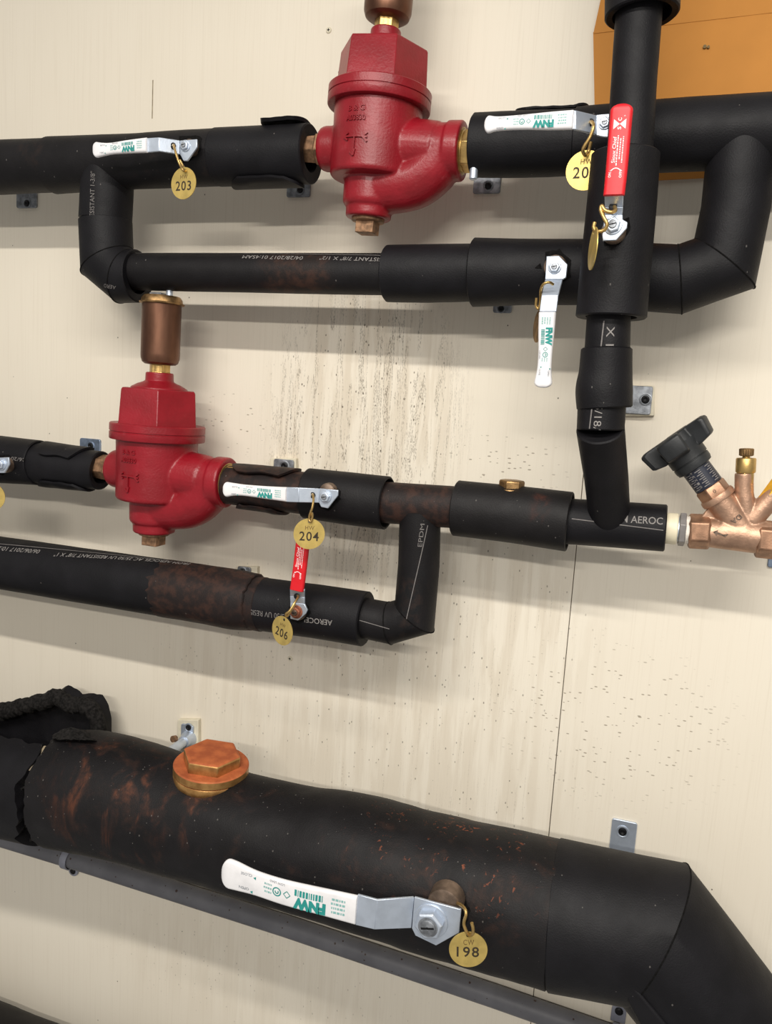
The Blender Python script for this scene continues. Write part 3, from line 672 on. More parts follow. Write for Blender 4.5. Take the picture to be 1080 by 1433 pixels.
# ================================================================ WALL BRACKETS
def bracket(x0, y0, x1, y1, sx_, sy_, label, mat='steel_dull', block=None, sr=6.5, rod=None):
    c = P((x0 + x1) / 2, (y0 + y1) / 2, 0); o = thing('pipe_bracket', label, 'bracket', c, group='pipe brackets on the wall'); dep = 0
    if block:
        q = [P(block[0], block[1], .001), P(block[2], block[1], .001), P(block[2], block[3], .001), P(block[0], block[3], .001)]
        mb = MB(); mb.prism([p + V((0, .001, 0)) for p in q], (0, -.008, 0)); bevel(mb.build('backing_block', M['cream_block'], o), .001, 2); dep = .008
    th = .003; k = PX(x0, y0, dep); rc = 3 * k; a, b = P(x0, y1, dep), P(x1, y0, dep)
    pts = []
    for cxx, czz, s0 in ((b.x - rc, b.z - rc, 0), (a.x + rc, b.z - rc, 90), (a.x + rc, a.z + rc, 180), (b.x - rc, a.z + rc, 270)):
        for q in range(4): t = math.radians(s0 + 30 * q); pts.append(V((cxx + rc * math.cos(t), -dep, czz + rc * math.sin(t))))
    mb = MB(); mb.prism(pts, (0, -th, 0)); bevel(mb.build('plate', M[mat], o), .0006, 2)
    s = P(sx_, sy_, dep + th); r = sr * PX(sx_, sy_, 0)
    mb = MB(); mb.lathe(s, (0, -1, 0), [(-.001, r * 1.25), (.0006, r * 1.25), (.0009, r * 1.05), (.0003, r * .95), (.0002, r * .2)], 24); mb.build('countersink', M[mat], o)
    mb = MB(); mb.lathe(s, (0, -1, 0), [(.0, r * .82), (.0014, r * .8), (.0019, r * .5), (.0010, r * .25), (.0008, r * .05)], 20); mb.build('screw', M['black_hole'], o)
    if rod:
        (ra, da), (rb, db), rr = rod; A, B = P(*ra, da), P(*rb, db); ax = (B - A).normalized(); L = (B - A).length
        mb = MB(); mb.lathe(A, ax, [(-.004, rr * 1.9), (.002, rr * 1.75), (.006, rr * 1.35), (.014, rr * 1.3), (.0142, rr), (L, rr)], 22); mb.build('standoff_rod', M['zinc'], o)
    else:
        A = P((x0 + x1) / 2, (y0 + y1) / 2, dep + th)
    return o
bracket(25, 240, 53, 292, 38, 284.5, 'small steel bracket under the upper left pipe at the far left edge', sr=5)
bracket(402, 225, 437, 277, 420, 266, 'steel bracket plate below the upper pipe, left of the upper red separator', sr=5)
bracket(662, 215, 704, 272, 683, 260, 'steel bracket plate below the upper pipe, right of the upper red separator', sr=6)
bracket(690, 385, 720, 438, 701, 432, 'half hidden steel bracket under the bypass sleeve left of the hanging white lever', sr=5)
bracket(850, 541, 914, 577, 903, 559, 'grey horizontal bracket plate on a cream block right of the vertical pipe', block=(848, 540, 915.5, 582), sr=7)
bracket(113, 615, 142, 672, 127, 624, 'blue grey bracket plate above the pipe stub, left of the lower red separator', 'steel_blue', sr=5)
bracket(382, 644, 412, 700, 398, 652, 'steel bracket on a cream block above the brown pipe and its rust spotted lever', block=(381, 641, 417, 704), sr=6)
bracket(332, 794, 352, 840, 340, 799, 'small bracket peeking over the brown foam wrap, left of the red lever', block=(333, 792, 363, 842), sr=4.5)
bracket(849, 1151, 892, 1216, 871, 1163.5, 'shiny steel bracket plate above the right end of the big rusty pipe', 'zinc', sr=7)
ob = bracket(254, 1015, 272, 1044, 264, 1018, 'zinc standoff bracket on a cream block above the rusty brass cap', 'zinc', block=(252, 1005, 281, 1060), sr=5, rod=(((263, 1034), .012), ((232, 1056), .075), .0062))
c = P(243.5, 1034, .03); mb = MB(); mb.lathe(c, (-.25, -1, .2), [(-.0035, .001), (-.003, .0045), (.003, .0045), (.0035, .001)], 16); mb.build('set_screw_head', M['bronze_plug'], ob)
bracket(1073, 772, 1104, 793, 1092, 782, 'pale blue bracket corner at the right edge under the bronze valve', 'steel_blue', sr=6)

# ================================================================ RED AIR SEPARATORS (built once, copied)
def lean(deg): return Matrix.Rotation(math.radians(deg), 3, 'Y')
SEP1_P, SEP2_P = P(525, 209, .09), P(219, 662, .09)
sep = thing('air_separator', 'lower red cast iron separator with the full copper vent above it', 'separator', (0, 0, 0))
def cast():
    mb = MB(); Z = (0, 0, 1)
    mb.lathe((0, 0, 0), Z, [(-.0335, .038), (-.033, .0455), (-.030, .0478), (.010, .0478), (.042, .0490)], 64)
    mb.lathe((-.001, 0, 0), Z, [(-.062, .028), (-.058, .030), (-.02, .031)], 40)
    mb.lathe((-.001, 0, 0), Z, [(-.0745, .0235), (-.073, .0255), (-.050, .0262)], 40)
    mb.lathe((0, 0, 0), (-1, 0, 0), [(.02, .0245), (.058, .0240), (.0625, .0225)], 40)
    mb.lathe((0, 0, -.002), (1, 0, 0), [(.03, .0275), (.084, .0285), (.0845, .0305), (.099, .0305), (.1005, .029)], 44)
    pts = catmull([(.088, 0, -.002), (.076, 0, -.009), (.066, 0, -.022), (.049, 0, -.034), (.022, 0, -.0395), (-.002, 0, -.041)], 6)
    mb.tube(pts, [.0285] * len(pts), 32)
    pts = catmull([(.030, 0, .0), (.052, 0, .0), (.070, 0, -.002)], 5); mb.tube(pts, [.030] * len(pts), 32)
    o = mb.build('body', M['red'], sep, 180)
    r = o.modifiers.new('cast', 'REMESH'); r.mode = 'VOXEL'; r.voxel_size = .0013; r.use_smooth_shade = True
    sm = o.modifiers.new('soft', 'SMOOTH'); sm.factor = .5; sm.iterations = 5
    return o
cast()
mb = MB(); Z = (0, 0, 1)
mb.lathe((0, 0, 0), Z, [(.0405, .046), (.0408, .0560), (.0418, .0568), (.0492, .0568), (.0498, .0558), (.0505, .0558), (.0511, .0568), (.0590, .0568), (.0602, .0556), (.0602, .04)], 72)
mb.build('flange', M['red'], sep, 40)
def cap_mesh(rot):
    mb = MB(); rs = []
    for z, r in ((.0585, .0525), (.062, .0515), (.100, .0490), (.1025, .0475)):
        rs.append([V((math.sin(rot + PI / 3 * j) * r, -math.cos(rot + PI / 3 * j) * r, z)) for j in range(6)])
    mb.rings(rs)
    mb.lathe((0, 0, 0), Z, [(.1000, .034), (.1040, .0335), (.1085, .0255), (.1110, .0190), (.1125, .0168), (.1215, .0165), (.1225, .0155)], 40)
    return mb
o = cap_mesh(math.radians(33)).build('hex_cap', M['red'], sep, 35); bevel(o, .0012, 2, 40)
mb = MB(); mb.lathe((-.001, 0, 0), Z, [(-.078, .012), (-.0775, .0185), (-.0735, .0185)], 24)
mb.box((-.001, 0, -.083), (.0105, 0, 0), (0, .0105, 0), (0, 0, .0075)); o = mb.build('drain_plug', M['bronze_plug'], sep, 30); bevel(o, .0007, 2)
mb = MB(); mb.lathe((-.0615, 0, 0), (-1, 0, 0), [(-.002, .0185), (.006, .0185), (.0075, .0165), (.03, .015)], 6, rot=.3); o = mb.build('left_hex_bushing', M['bronze_plug'], sep, 30); bevel(o, .0006, 2)
mb = MB(); mb.lathe((.0995, 0, -.002), (1, 0, 0), [(-.003, .024), (.0012, .024), (.0014, .0205), (.003, .0205)], 32); mb.lathe((.1020, 0, -.002), (1, 0, 0), [(0, .0215), (.010, .0215), (.0115, .0185), (.017, .0172), (.05, .0165)], 6, rot=.2); o = mb.build('right_hex_bushing', M['brass'], sep, 30); bevel(o, .0006, 2)
class Barrel:                                          # embossing on the front of the barrel
    def __call__(s, u, v, h=0):
        t = u / .0478; r = .0486 + h; return V((math.sin(t) * r, -math.cos(t) * r, v))
bar = Barrel(); mb = MB()
def emb(body, u, v, wd, ht):
    vs, fs = text_geo(body, .05, .012)
    mb.add([bar(.014 + u + p.x * wd, v + p.y * ht,   .0008 if p.z > 0 else -.001) for p in vs], fs)
def strip(pts, w_):
    for (a, b), (c, d) in zip(pts, pts[1:]):
        L = math.hypot(c - a, d - b); nx_, ny_ = -(d - b) / L * w_, (c - a) / L * w_; n = max(1, int(L / .003)); k = len(mb.v)
        for i in range(n + 1):
            f = i / n; x, y = a + (c - a) * f, b + (d - b) * f
            mb.v += [bar(.014 + x - nx_, y - ny_, -.001), bar(.014 + x - nx_, y - ny_, .0010), bar(.014 + x + nx_, y + ny_, .0010), bar(.014 + x + nx_, y + ny_, -.001)]
        for i in range(n):
            for j in range(3): mb.f.append((k + 4 * i + j, k + 4 * i + j + 1, k + 4 * i + 4 + j + 1, k + 4 * i + 4 + j))
        mb.f += [(k, k + 1, k + 2, k + 3), (k + 4 * n, k + 4 * n + 3, k + 4 * n + 2, k + 4 * n + 1)]
emb('B & G', -.030, .0245, .0190, .0056); emb('A03830', -.032, .0150, .0225, .0056)
strip([(-.034, -.001), (-.016, -.001), (-.006, -.002)], .0009); strip([(-.028, .0028), (-.034, -.001), (-.028, -.0045)], .0009); strip([(-.006, .003), (-.011, -.0012), (-.006, -.0065)], .0010)
strip([(-.020, -.002), (-.020, -.020)], .0007); strip([(-.024, -.0165), (-.020, -.0205), (-.0185, -.014)], .0008)
mb.build('raised_marking', M['red'], sep, 30)
# second separator: copy of the root and of every part
sep2 = sep.copy(); COL.objects.link(sep2)
for ch in list(sep.children):
    c = ch.copy(); COL.objects.link(c); c.parent = sep2
    if ch.name.startswith('hex_cap'): c.matrix_local = Matrix.Rotation(math.radians(2), 4, 'Z')
sep['group'] = sep2['group'] = 'red cast iron separators'
sep2['label'] = 'upper red cast iron separator between the two upper pipes, right of the tag reading 203'
def place(o, p, deg, yaw, sc): mm = (Matrix.Rotation(math.radians(deg), 3, 'Y') @ Matrix.Rotation(math.radians(yaw), 3, 'Z')).to_4x4() @ Matrix.Scale(sc, 4); mm.translation = p; o.matrix_world = mm
place(sep, SEP2_P, 0.7, 0, 1.0); place(sep2, SEP1_P, 2.2, 0, .965)
bpy.context.view_layer.update()

# ---- air vents on top
def vent(sp, label, full):
    mt = sp.matrix_world; base = mt @ V((0, 0, .1215)); up = (mt.to_3x3() @ V((0, 0, 1))).normalized()
    o = thing('air_vent', label, 'air vent', base)
    mb = MB(); mb.lathe(base, up, [(-.002, .0128), (.001, .0135), (.002, .0128), (.011, .0128), (.012, .014)], 6, rot=.25); mb.lathe(base, up, [(-.002, .0115), (.016, .0115)], 24); bevel(mb.build('brass_fitting', M['brass'], o, 30), .0006, 2)
    k = 1.03 if full else 1.12; h0, h1 = .010, .089
    mb = MB(); mb.lathe(base, up, [(h0, .010 * k), (h0 + .0008, .0175 * k), (h0 + .003, .0205 * k), (h0 + .008, .0222 * k), (h0 + .013, .0224 * k), (h1 - .006, .0224 * k), (h1 - .003, .0224 * k)], 48); mb.build('copper_cylinder', M['copper'], o, 30)
    mb = MB(); mb.lathe(base, up, [(h1 - .0075, .0222 * k), (h1 - .007, .0254 * k), (h1 - .0055, .0258 * k), (h1 - .005, .0238 * k), (h1 - .001, .0232 * k), (h1 + .0025, .0205 * k), (h1 + .003, .012 * k)], 48); mb.build('brass_lid', M['brass_dull'], o, 30)
    e = V((1, 0, 0)); mb = MB()
    mb.lathe(base + e * .010, up, [(h1 - .002, .004), (h1 + .010, .004), (h1 + .0105, .0032), (h1 + .014, .0028), (h1 + .0145, .001)], 18); mb.build('bleed_stem', M['zinc'], o, 30)
    mb = MB(); mb.box(base + up * (h1 + .004) + e * -.006, (.008, 0, 0), (0, .006, 0), (0, 0, .0022)); bevel(mb.build('stamped_plate', M['steel_dull'], o), .0005, 1)
vent(sep, 'copper air vent cylinder with brass lid standing on the lower red separator', True)
vent(sep2, 'copper air vent at the top edge, only its base showing above the upper red separator', False)
# coupling ring right of the upper separator
mt = sep2.matrix_world; ax = (mt.to_3x3() @ V((1, 0, 0))).normalized(); b0 = mt @ V((.1125, 0, -.002))
cr = thing('pipe_coupling', 'small shiny steel coupling ring between the upper separator and its right pipe', 'coupling', b0)
mb = MB(); mb.lathe(b0, ax, [(0, .0175), (.001, .0235), (.003, .024), (.006, .0225), (.012, .0225)], 32); mb.build('ring', M['zinc'], cr, 40)
mb = MB(); mb.lathe(b0 + ax * .004 + V((0, -.012, -.026)), (0, 0, 1), [(-.005, .003), (-.004, .0042), (.005, .0042), (.009, .0036)], 16); mb.build('ring_screw', M['zinc'], cr, 40)

# ================================================================ BRASS CAPS
def px_axis(px, py, d): return (P(px, py - 40, d) - P(px, py + 40, d)).normalized()
cc = P(295.5, 1074, BD); up = V((.055, -.05, 1)).normalized(); k = PX(297, 1083, BD)
bc = thing('brass_cap', 'large rust topped hexagonal brass cap on the big rusty pipe', 'valve cap', cc)
mb = MB(); mb.lathe(cc, up, [(-.075, 43 * k), (-.030, 44 * k), (-.017, 48 * k), (-.0135, 51.5 * k), (-.0065, 52 * k), (-.005, 51 * k)], 56); mb.build('cap_neck', M['rust_top'], bc, 40)
mb = MB(); mb.lathe(cc, up, [(-.0045, 50 * k), (-.0035, 52 * k), (.0048, 52 * k), (.0062, 50.5 * k), (.0064, 30 * k)], 56); mb.build('cap_rim', M['rust_top'], bc, 40)
mb = MB(); mb.lathe(cc, up, [(.005, 41 * k), (.0185, 41 * k), (.0205, 38 * k), (.021, 20 * k)], 6, rot=math.radians(18)); bevel(mb.build('cap_hex', M['rust_top'], bc, 30), .0012, 2)
cc2 = P(715, 690, .09); k = PX(715, 690, .09); up2 = V((0, 0, 1))
b2 = thing('brass_cap', 'small hexagonal brass cap on the middle row pipe left of the vertical pipe', 'valve cap', cc2)
mb = MB(); mb.lathe(cc2, up2, [(-.02, 17 * k), (-.003, 18 * k), (-.0025, 21.5 * k), (.0035, 21.5 * k), (.0045, 20.5 * k), (.0046, 12 * k)], 40); mb.build('cap_rim', M['brass_dull'], b2, 40)
mb = MB(); mb.lathe(cc2, up2, [(.004, 18 * k), (.0125, 18 * k), (.0138, 16.5 * k), (.014, 8 * k)], 6, rot=math.radians(15)); bevel(mb.build('cap_hex', M['brass_dull'], b2, 30), .0007, 2)

# ================================================================ BALL VALVE LEVERS
def lever(name, label, nut, plate, jog, grip, d1, d2, brand, nut_px, nutmat='zinc', gripmat='vinyl_white', metal='zinc', stem_from=None, rust_stem=False, rot=.2, lettered=True, hole=None):
    """plate: outline px at d1; jog: [(edge a, edge b) at d1, (edge a, edge b) at d2, ...]; grip: [(cx, cy, width_px)] at d2 from the plate side to the tip"""
    N = P(*nut, d1); o = thing(name, label, 'valve lever', N, group='ball valve levers'); th = .0026
    mb = MB(); mb.prism([P(x, y, d1) for x, y in plate], (0, th, 0))
    for (a, b, da), (c, d, dc) in zip(jog, jog[1:]):
        A, B, Cc, D = P(*a, da), P(*b, da), P(*c, dc), P(*d, dc); nn = (B - A).cross(Cc - A).normalized(); nn = nn if nn.y > 0 else -nn
        mb.prism([A, B, D, Cc], nn * th)
    bevel(mb.build('lever_plate', M[metal], o, 30), .0006, 2)
    # grip: rounded bar lofted along its axis
    g = [(P(x, y, d2), wpx * PX(x, y, d2)) for x, y, wpx in grip]; ax = (g[-1][0] - g[0][0]).normalized(); nfront = V((0, -1, 0)); nfront = (nfront - ax * nfront.dot(ax)).normalized(); side = nfront.cross(ax); rs = []
    pc = catmull([V(p) for p, _ in g], 5); wc = [v.x for v in catmull([V((w_, 0, 0)) for _, w_ in g], 5)]; gt = .0032
    def sec(c, w_, t): 
        out = []; r = min(t * .9, w_ * .3)
        for qx, qz, s0 in ((w_ / 2 - r, t - r, 0), (-w_ / 2 + r, t - r, 90), (-w_ / 2 + r, -t + r, 180), (w_ / 2 - r, -t + r, 270)):
            for q in range(4): a = math.radians(s0 + 30 * q); out.append(c + side * (qx + r * math.cos(a)) + nfront * (qz + r * math.sin(a)))
        return out
    rs.append(sec(pc[0] + ax * .0006, wc[0] * .96, gt * .8))
    for c, w_ in zip(pc, wc): rs.append(sec(c + ax * .001, w_, gt))
    e, we = pc[-1], wc[-1]
    for f in (.3, .55, .75, .9, 1.0): rs.append(sec(e + ax * (.001 + we * .28 * f), we * math.sqrt(max(.02, 1 - f ** 2 * .92)), gt * math.sqrt(max(.04, 1 - (f * .93) ** 4))))
    mb = MB(); mb.rings(rs); gr = mb.build('grip', M[gripmat], o, 40)
    # nut and stem
    r = nut_px * PX(*nut, d1); fa = V((0, -1, 0))
    mb = MB(); mb.lathe(N, fa, [(-.0005, r * 1.28), (.0012, r * 1.28), (.0014, r * 1.1)], 28); mb.lathe(N, fa, [(.001, r * 1.08), (.0065 * r / .007 * .8, r * 1.08), (.0075 * r / .007 * .8, r * .93), (.0076 * r / .007 * .8, r * .62)], 6, rot=rot); bevel(mb.build('hex_nut', M[nutmat], o, 30), .0004, 2)
    hz = .0085 * r / .007 * .8
    mb = MB(); mb.lathe(N, fa, [(-.012, r * .58), (hz, r * .58), (hz + .0006, r * .5), (hz + .0007, r * .12), (hz + .0004, r * .1)], 24); mb.lathe(N, fa, [(hz - .0012, r * .60), (hz - .0010, r * .74)], 24); st = mb.build('stem', M['steel_dirty'] if nutmat == 'nut_rust' else M['steel_dull'], o, 30)
    mb = MB(); mb.box(N + fa * (hz + .0005), (r * .48, 0, r * .12), (0, .0003, 0), (-r * .02, 0, r * .07)); mb.build('stem_slot', M['black_hole'], o, smooth=False)
    if stem_from:
        sx_, sy_, sr = stem_from; A = P(sx_, sy_, d1 - .006); rr = sr * PX(sx_, sy_, d1)
        mb = MB(); mb.lathe(A, (0, 1, 0), [(-.001, rr * .75), (.0005, rr * .95), (.003, rr), (.018 if sr > 20 else .009, rr)], 28); mb.build('valve_neck', M['stem_rust'], o, 40)
    if hole:
        mb = MB(); hp = P(hole[0], hole[1], hole[2]); mb.lathe(hp + V((0, .0006, 0)), (0, -1, 0), [(0, .0034), (.0010, .0034), (.0012, .003)], 16); mb.build('lever_hole', M['black_hole'], o)
    if not lettered: return o, g
    # printing on the grip
    Lg = (g[-1][0] - g[0][0]).length + we * .28; wm = sum(wc[:12]) / 12; pl_ = Plane(g[0][0], ax, nfront); hh = gt + .00025; mk = M['teal']
    class Off:
        def __call__(s, u, v, h=0):
            q = min(max(u / Lg, 0), 1) * (len(pc) - 1) * Lg / max(1e-6, (g[-1][0] - g[0][0]).length); i = min(int(q), len(pc) - 2)
            c = pc[i].lerp(pc[i + 1], min(1, max(0, q - i))); return pl_.o + ax * u + side_fix(c) + pl_.u * v + pl_.n * (h)
    def side_fix(c): dd = c - pl_.o; return pl_.u * dd.dot(pl_.u) + pl_.n * dd.dot(pl_.n)
    sf = Off()
    if brand == 'teal':
        mb = MB(); put_text(mb, 'FNW', sf, Lg * .215, wm * -.02, Lg * .235, wm * .44, hh, .075); mb.build('lettering', M['teal'], gr, smooth=False)
        mb = MB(); random.seed(int(nut[0]))
        x = .24
        while x < .44:
            wd = random.choice((.006, .010, .016)); put_quad(mb, sf, Lg * x, -wm * .30, Lg * (x + wd), -wm * .06, hh); x += wd + .007
        put_arc(mb, sf, Lg * .575, wm * .03, wm * .15, wm * .022, 0, 2 * PI, 20, hh); put_arc(mb, sf, Lg * .575, wm * .03, wm * .06, wm * .02, -.5, 4, 12, hh)
        a, b = Lg * .50, wm * .02; q = wm * .13
        for s_ in ((a - q, b, a, b + q), (a, b + q, a + q, b), (a + q, b, a, b - q), (a, b - q, a - q, b)):
            dx, dy = s_[2] - s_[0], s_[3] - s_[1]; L = math.hypot(dx, dy); nx_, ny_ = -dy / L * wm * .014, dx / L * wm * .014
            put_poly(mb, sf, [(s_[0] - nx_, s_[1] - ny_), (s_[2] - nx_, s_[3] - ny_), (s_[2] + nx_, s_[3] + ny_), (s_[0] + nx_, s_[1] + ny_)], hh)
        put_poly(mb, sf, [(Lg * .755, wm * .32), (Lg * .775, wm * .38), (Lg * .755, wm * .44)], hh); put_poly(mb, sf, [(Lg * .735, -wm * .25), (Lg * .755, -wm * .19), (Lg * .735, -wm * .13)], hh)
        mb.build('printed_emblem', M['teal'], gr, smooth=False)
        mb = MB()
        for row in range(4):
            x = .08
            while x < .17:
                wd = random.choice((.008, .014, .02)); put_quad(mb, sf, Lg * x, wm * (-.30 + .16 * row), Lg * (x + wd), wm * (-.22 + .16 * row), hh); x += wd + .006
        for row in range(3):
            x = .615
            while x < .665:
                wd = random.choice((.006, .010, .014)); put_quad(mb, sf, Lg * x, wm * (-.18 + .15 * row), Lg * (x + wd), wm * (-.11 + .15 * row), hh); x += wd + .005
        mb.build('fine_print', M['teal_pale'], gr, smooth=False)['kind'] = 'stuff'
        mb = MB(); put_text(mb, 'LOW LEAD', sf, Lg * .52, -wm * .36, Lg * .11, wm * .09, hh); put_text(mb, 'OPEN', sf, Lg * .785, wm * .26, Lg * .075, wm * .10, hh); put_text(mb, 'CLOSE', sf, Lg * .765, -wm * .30, Lg * .085, wm * .10, hh); mb.build('small_lettering', M['grey_print'], gr, smooth=False)
    elif brand == 'red':
        mb = MB(); put_text(mb, 'Sioux Chief', sf, Lg * .36, wm * .10, Lg * .29, wm * .17, hh, .01)
        put_text(mb, 'ON', sf, Lg * .20, wm * .23, Lg * .055, wm * .12, hh, .02); put_text(mb, 'OFF', sf, Lg * .195, -wm * .26, Lg * .07, wm * .12, hh, .02)
        put_arc(mb, sf, Lg * .245, wm * .03, wm * .235, wm * .022, -1.15, 1.15, 16, hh)
        put_poly(mb, sf, [(Lg * .275, wm * .30), (Lg * .262, wm * .23), (Lg * .29, wm * .22)], hh); put_poly(mb, sf, [(Lg * .272, -wm * .27), (Lg * .262, -wm * .19), (Lg * .29, -wm * .17)], hh)
        put_poly(mb, sf, [(Lg * .73, wm * .30), (Lg * .84, wm * .30), (Lg * .785, wm * .02)], hh); put_poly(mb, sf, [(Lg * .73, -wm * .26), (Lg * .785, wm * .02), (Lg * .84, -wm * .26)], hh)
        put_text(mb, 'S', sf, Lg * .725, wm * -.06, Lg * .032, wm * .17, hh, .02); put_text(mb, 'C', sf, Lg * .82, wm * -.06, Lg * .034, wm * .17, hh, .02)
        put_text(mb, '®', sf, Lg * .865, -wm * .22, Lg * .016, wm * .07, hh); mb.build('lettering', M['pink_print'], gr, smooth=False)
        mb = MB(); random.seed(5)
        for row, (xa, xb) in enumerate(((.33, .67), (.40, .62), (.36, .65))):
            x = xa
            while x < xb:
                wd = random.choice((.012, .02, .028)); put_quad(mb, sf, Lg * x, wm * (.01 - .12 * row), Lg * (x + wd), wm * (.06 - .12 * row), hh); x += wd + .008
        mb.build('fine_print', M['pink_print'], gr, smooth=False)['kind'] = 'stuff'
    return o, g

DS, DS2 = .134, .150                                   # plate / grip distance for the small valves
lever('valve_lever', 'white lever on the upper left pipe, above the tag reading 203', (259.5, 204.3),
      [(251.6, 196.4), (275.4, 194.6), (275.4, 206), (262, 225), (256.5, 225), (251.6, 216)],
      [((251.8, 196.4), (251.8, 216), DS), ((222.6, 192), (222.6, 211.5), DS2), ((204, 193.2), (204, 213.2), DS2)],
      [(207, 203.2, 20), (180, 205.5, 17.5), (158, 208, 15.5), (145, 209.3, 18), (137, 209.8, 21)], DS, DS2, 'teal', 6.2, hole=(242.2, 204, .1405), stem_from=(264, 205, 11))
lever('valve_lever', 'white lever on the upper right pipe beside the partly hidden tag reading 20', (846, 172.5),
      [(834, 160.5), (862, 158), (862, 178), (850, 192), (842, 191), (834, 189)],
      [((834.5, 161), (834.5, 188), DS + .03), ((805, 154), (805, 181), DS + .046), ((800, 154.5), (800, 180.5), DS + .046)],
      [(803, 167.8, 26), (770, 169.5, 24), (735, 171, 20), (700, 173.2, 19), (686, 174.3, 23.5)], DS + .03, DS + .046, 'teal', 7, hole=(826, 171.5, .1685), stem_from=(851, 174, 12))
lever('valve_lever', 'white lever hanging straight down from the bypass pipe', (776, 374),
      [(764.5, 358.5), (782, 357.8), (794, 370), (792, 388), (787.5, 391), (762.5, 391)],
      [((762.5, 391), (787, 391), DS + .012), ((757.5, 413.5), (781, 413.5), DS + .028), ((754.5, 436), (778.5, 436), DS + .028)],
      [(766, 436, 24), (764.5, 462, 22.5), (763, 492, 19.5), (761.5, 515, 20), (760, 534, 25)], DS + .012, DS + .028, 'teal', 7.2, stem_from=(776, 372, 16), rot=.5)
lever('valve_lever', 'rust spotted white lever on the middle row pipe, above the tag reading 204', (455.5, 695),
      [(446, 683.5), (473, 686), (472.5, 693.5), (458.5, 711.5), (449, 709.5), (446, 703.5)],
      [((446.5, 683.6), (446.5, 703.6), DS), ((418, 682.4), (418, 703), DS + .010), ((400, 681.8), (400, 702.4), DS + .010)],
      [(402, 692, 20.5), (375, 689.5, 18), (345, 686.3, 16), (330, 685, 17.5), (319, 685, 21)], DS, DS + .010, 'teal', 7, gripmat='vinyl_white_spotted', hole=(437, 693, .1375), stem_from=(457, 688, 12), rot=.35)
BP, BG = .226, .245
lever('valve_lever', 'large white lever on the big rusty pipe, beside the tag reading 198', (603, 1288),
      [(579.5, 1255.5), (645, 1273), (642, 1305.5), (610, 1323.5), (581, 1309.5), (576, 1299)],
      [((579.5, 1255.8), (575.5, 1299), BP), ((528, 1259.5), (524, 1301), BG), ((500, 1252), (497, 1294.5), BG)],
      [(500, 1273.5, 43), (455, 1262.5, 40), (400, 1249, 37), (360, 1236, 36), (334, 1226.5, 42), (323, 1223, 44)], BP, BG, 'teal', 19, gripmat='vinyl_white', stem_from=(621, 1268, 25), rot=.25)
VP_, VG = FD + .048, FD + .062
lever('valve_lever', 'red vinyl lever standing upright on the vertical pipe', (857.5, 315.5),
      [(845.5, 300), (871, 300), (871, 307), (878, 311), (877, 319), (862, 336), (843, 337), (842.5, 330)],
      [((845.5, 301), (870.5, 301), VP_), ((846, 290), (871.5, 290), VP_ + .004), ((845.5, 272), (872, 272), VG)],
      [(858.8, 275, 29), (862, 245, 29.5), (865.5, 205, 30), (868.5, 170, 30.5), (869.6, 157, 31)], VP_, VG, 'red', 10, gripmat='vinyl_red', metal='zinc', hole=(857.5, 290, VP_ + .006), stem_from=(858, 322, 17))
lever('valve_lever', 'red vinyl lever on the lower bypass pipe, its tip hidden by the tag reading 204', (414.5, 856),
      [(406, 843), (426, 845), (430, 854), (427.5, 859), (416.5, 868.5), (406, 866)],
      [((406, 843.5), (426, 845.3), DS), ((405.5, 834), (426, 836), DS + .002), ((405.5, 824), (426, 826), DS + .008)],
      [(415.2, 827, 20.5), (419, 800, 20.5), (422.5, 770, 20.5), (425.5, 746, 20.5), (426.3, 738, 20)], DS, DS + .008, 'red', 7.5, nutmat='nut_rust', gripmat='vinyl_red', metal='zinc', hole=(415, 834.5, DS + .005), stem_from=(416, 858, 11))
lever('valve_lever', 'lever plate and nut cut off by the left edge, beside the pipe stub', (2, 650),
      [(-14, 641), (12, 640), (13, 650), (6, 662), (-2, 662), (-14, 658)],
      [((-13.8, 641), (-13.8, 658), DS), ((-40, 640), (-40, 658), DS + .014), ((-56, 640), (-56, 658), DS + .014)],
      [(-55, 649, 18), (-90, 647, 16), (-120, 645, 19)], DS, DS + .014, None, 6.5, lettered=False, stem_from=(4, 651, 11))

# dark patches stand in for the shaded cut-outs round the valve necks
# ================================================================ TAGS
def valve_tag(label, cx_, cy_, rpx, d, yaw, lines, hook, roll=0, dull=False):
    c = P(cx_, cy_, d); r = rpx * PX(cx_, cy_, d); n = V((math.sin(math.radians(yaw)), -math.cos(math.radians(yaw)), 0)); o = thing('valve_tag', label, 'tag', c, group='brass valve tags')
    up = V((0, 0, 1)); rt = up.cross(n) * 1.0; rt = V((math.cos(math.radians(yaw)), math.sin(math.radians(yaw)), 0))
    q = Matrix.Rotation(math.radians(roll), 3, n); rt = q @ rt; up = q @ up
    mb = MB(); nn = 48; hr = r * .11; hc = up * r * .80; th = .0008
    outer = [c + (rt * math.cos(2 * PI * j / nn) + up * math.sin(2 * PI * j / nn)) * r for j in range(nn)]; inner = [c + hc + (rt * math.cos(2 * PI * j / nn) + up * math.sin(2 * PI * j / nn)) * hr for j in range(nn)]
    mb.rings([[p + n * th / 2 for p in outer], [p + n * th / 2 for p in inner], [p - n * th / 2 for p in inner], [p - n * th / 2 for p in outer]], closed=True)
    dk = mb.build('disc', M['tag'] if not dull else M['brass_dull'], o, 40)
    pl_ = Plane(c, rt, n)
    for k, (txt, u, v, wd, ht, mt_, bold) in enumerate(lines):
        mb = MB(); put_text(mb, txt, pl_, u * r, v * r, wd * r, ht * r, th / 2 + .00015, bold, spacing=1.15); mb.build('stamped_number' if k else 'stamped_letters', M[mt_], dk, smooth=False)
    mb = MB(); mb.wire([P(*h) for h in hook], .0013 if rpx < 24 else .0016); mb.build('s_hook', M['brass'], o, 60)
T = lambda a, b, f='stamp_faint': [(a, -.27, .26, .58, .26, f, .01), (b, -.62, -.46, 1.24, .60, 'stamp', .012)]
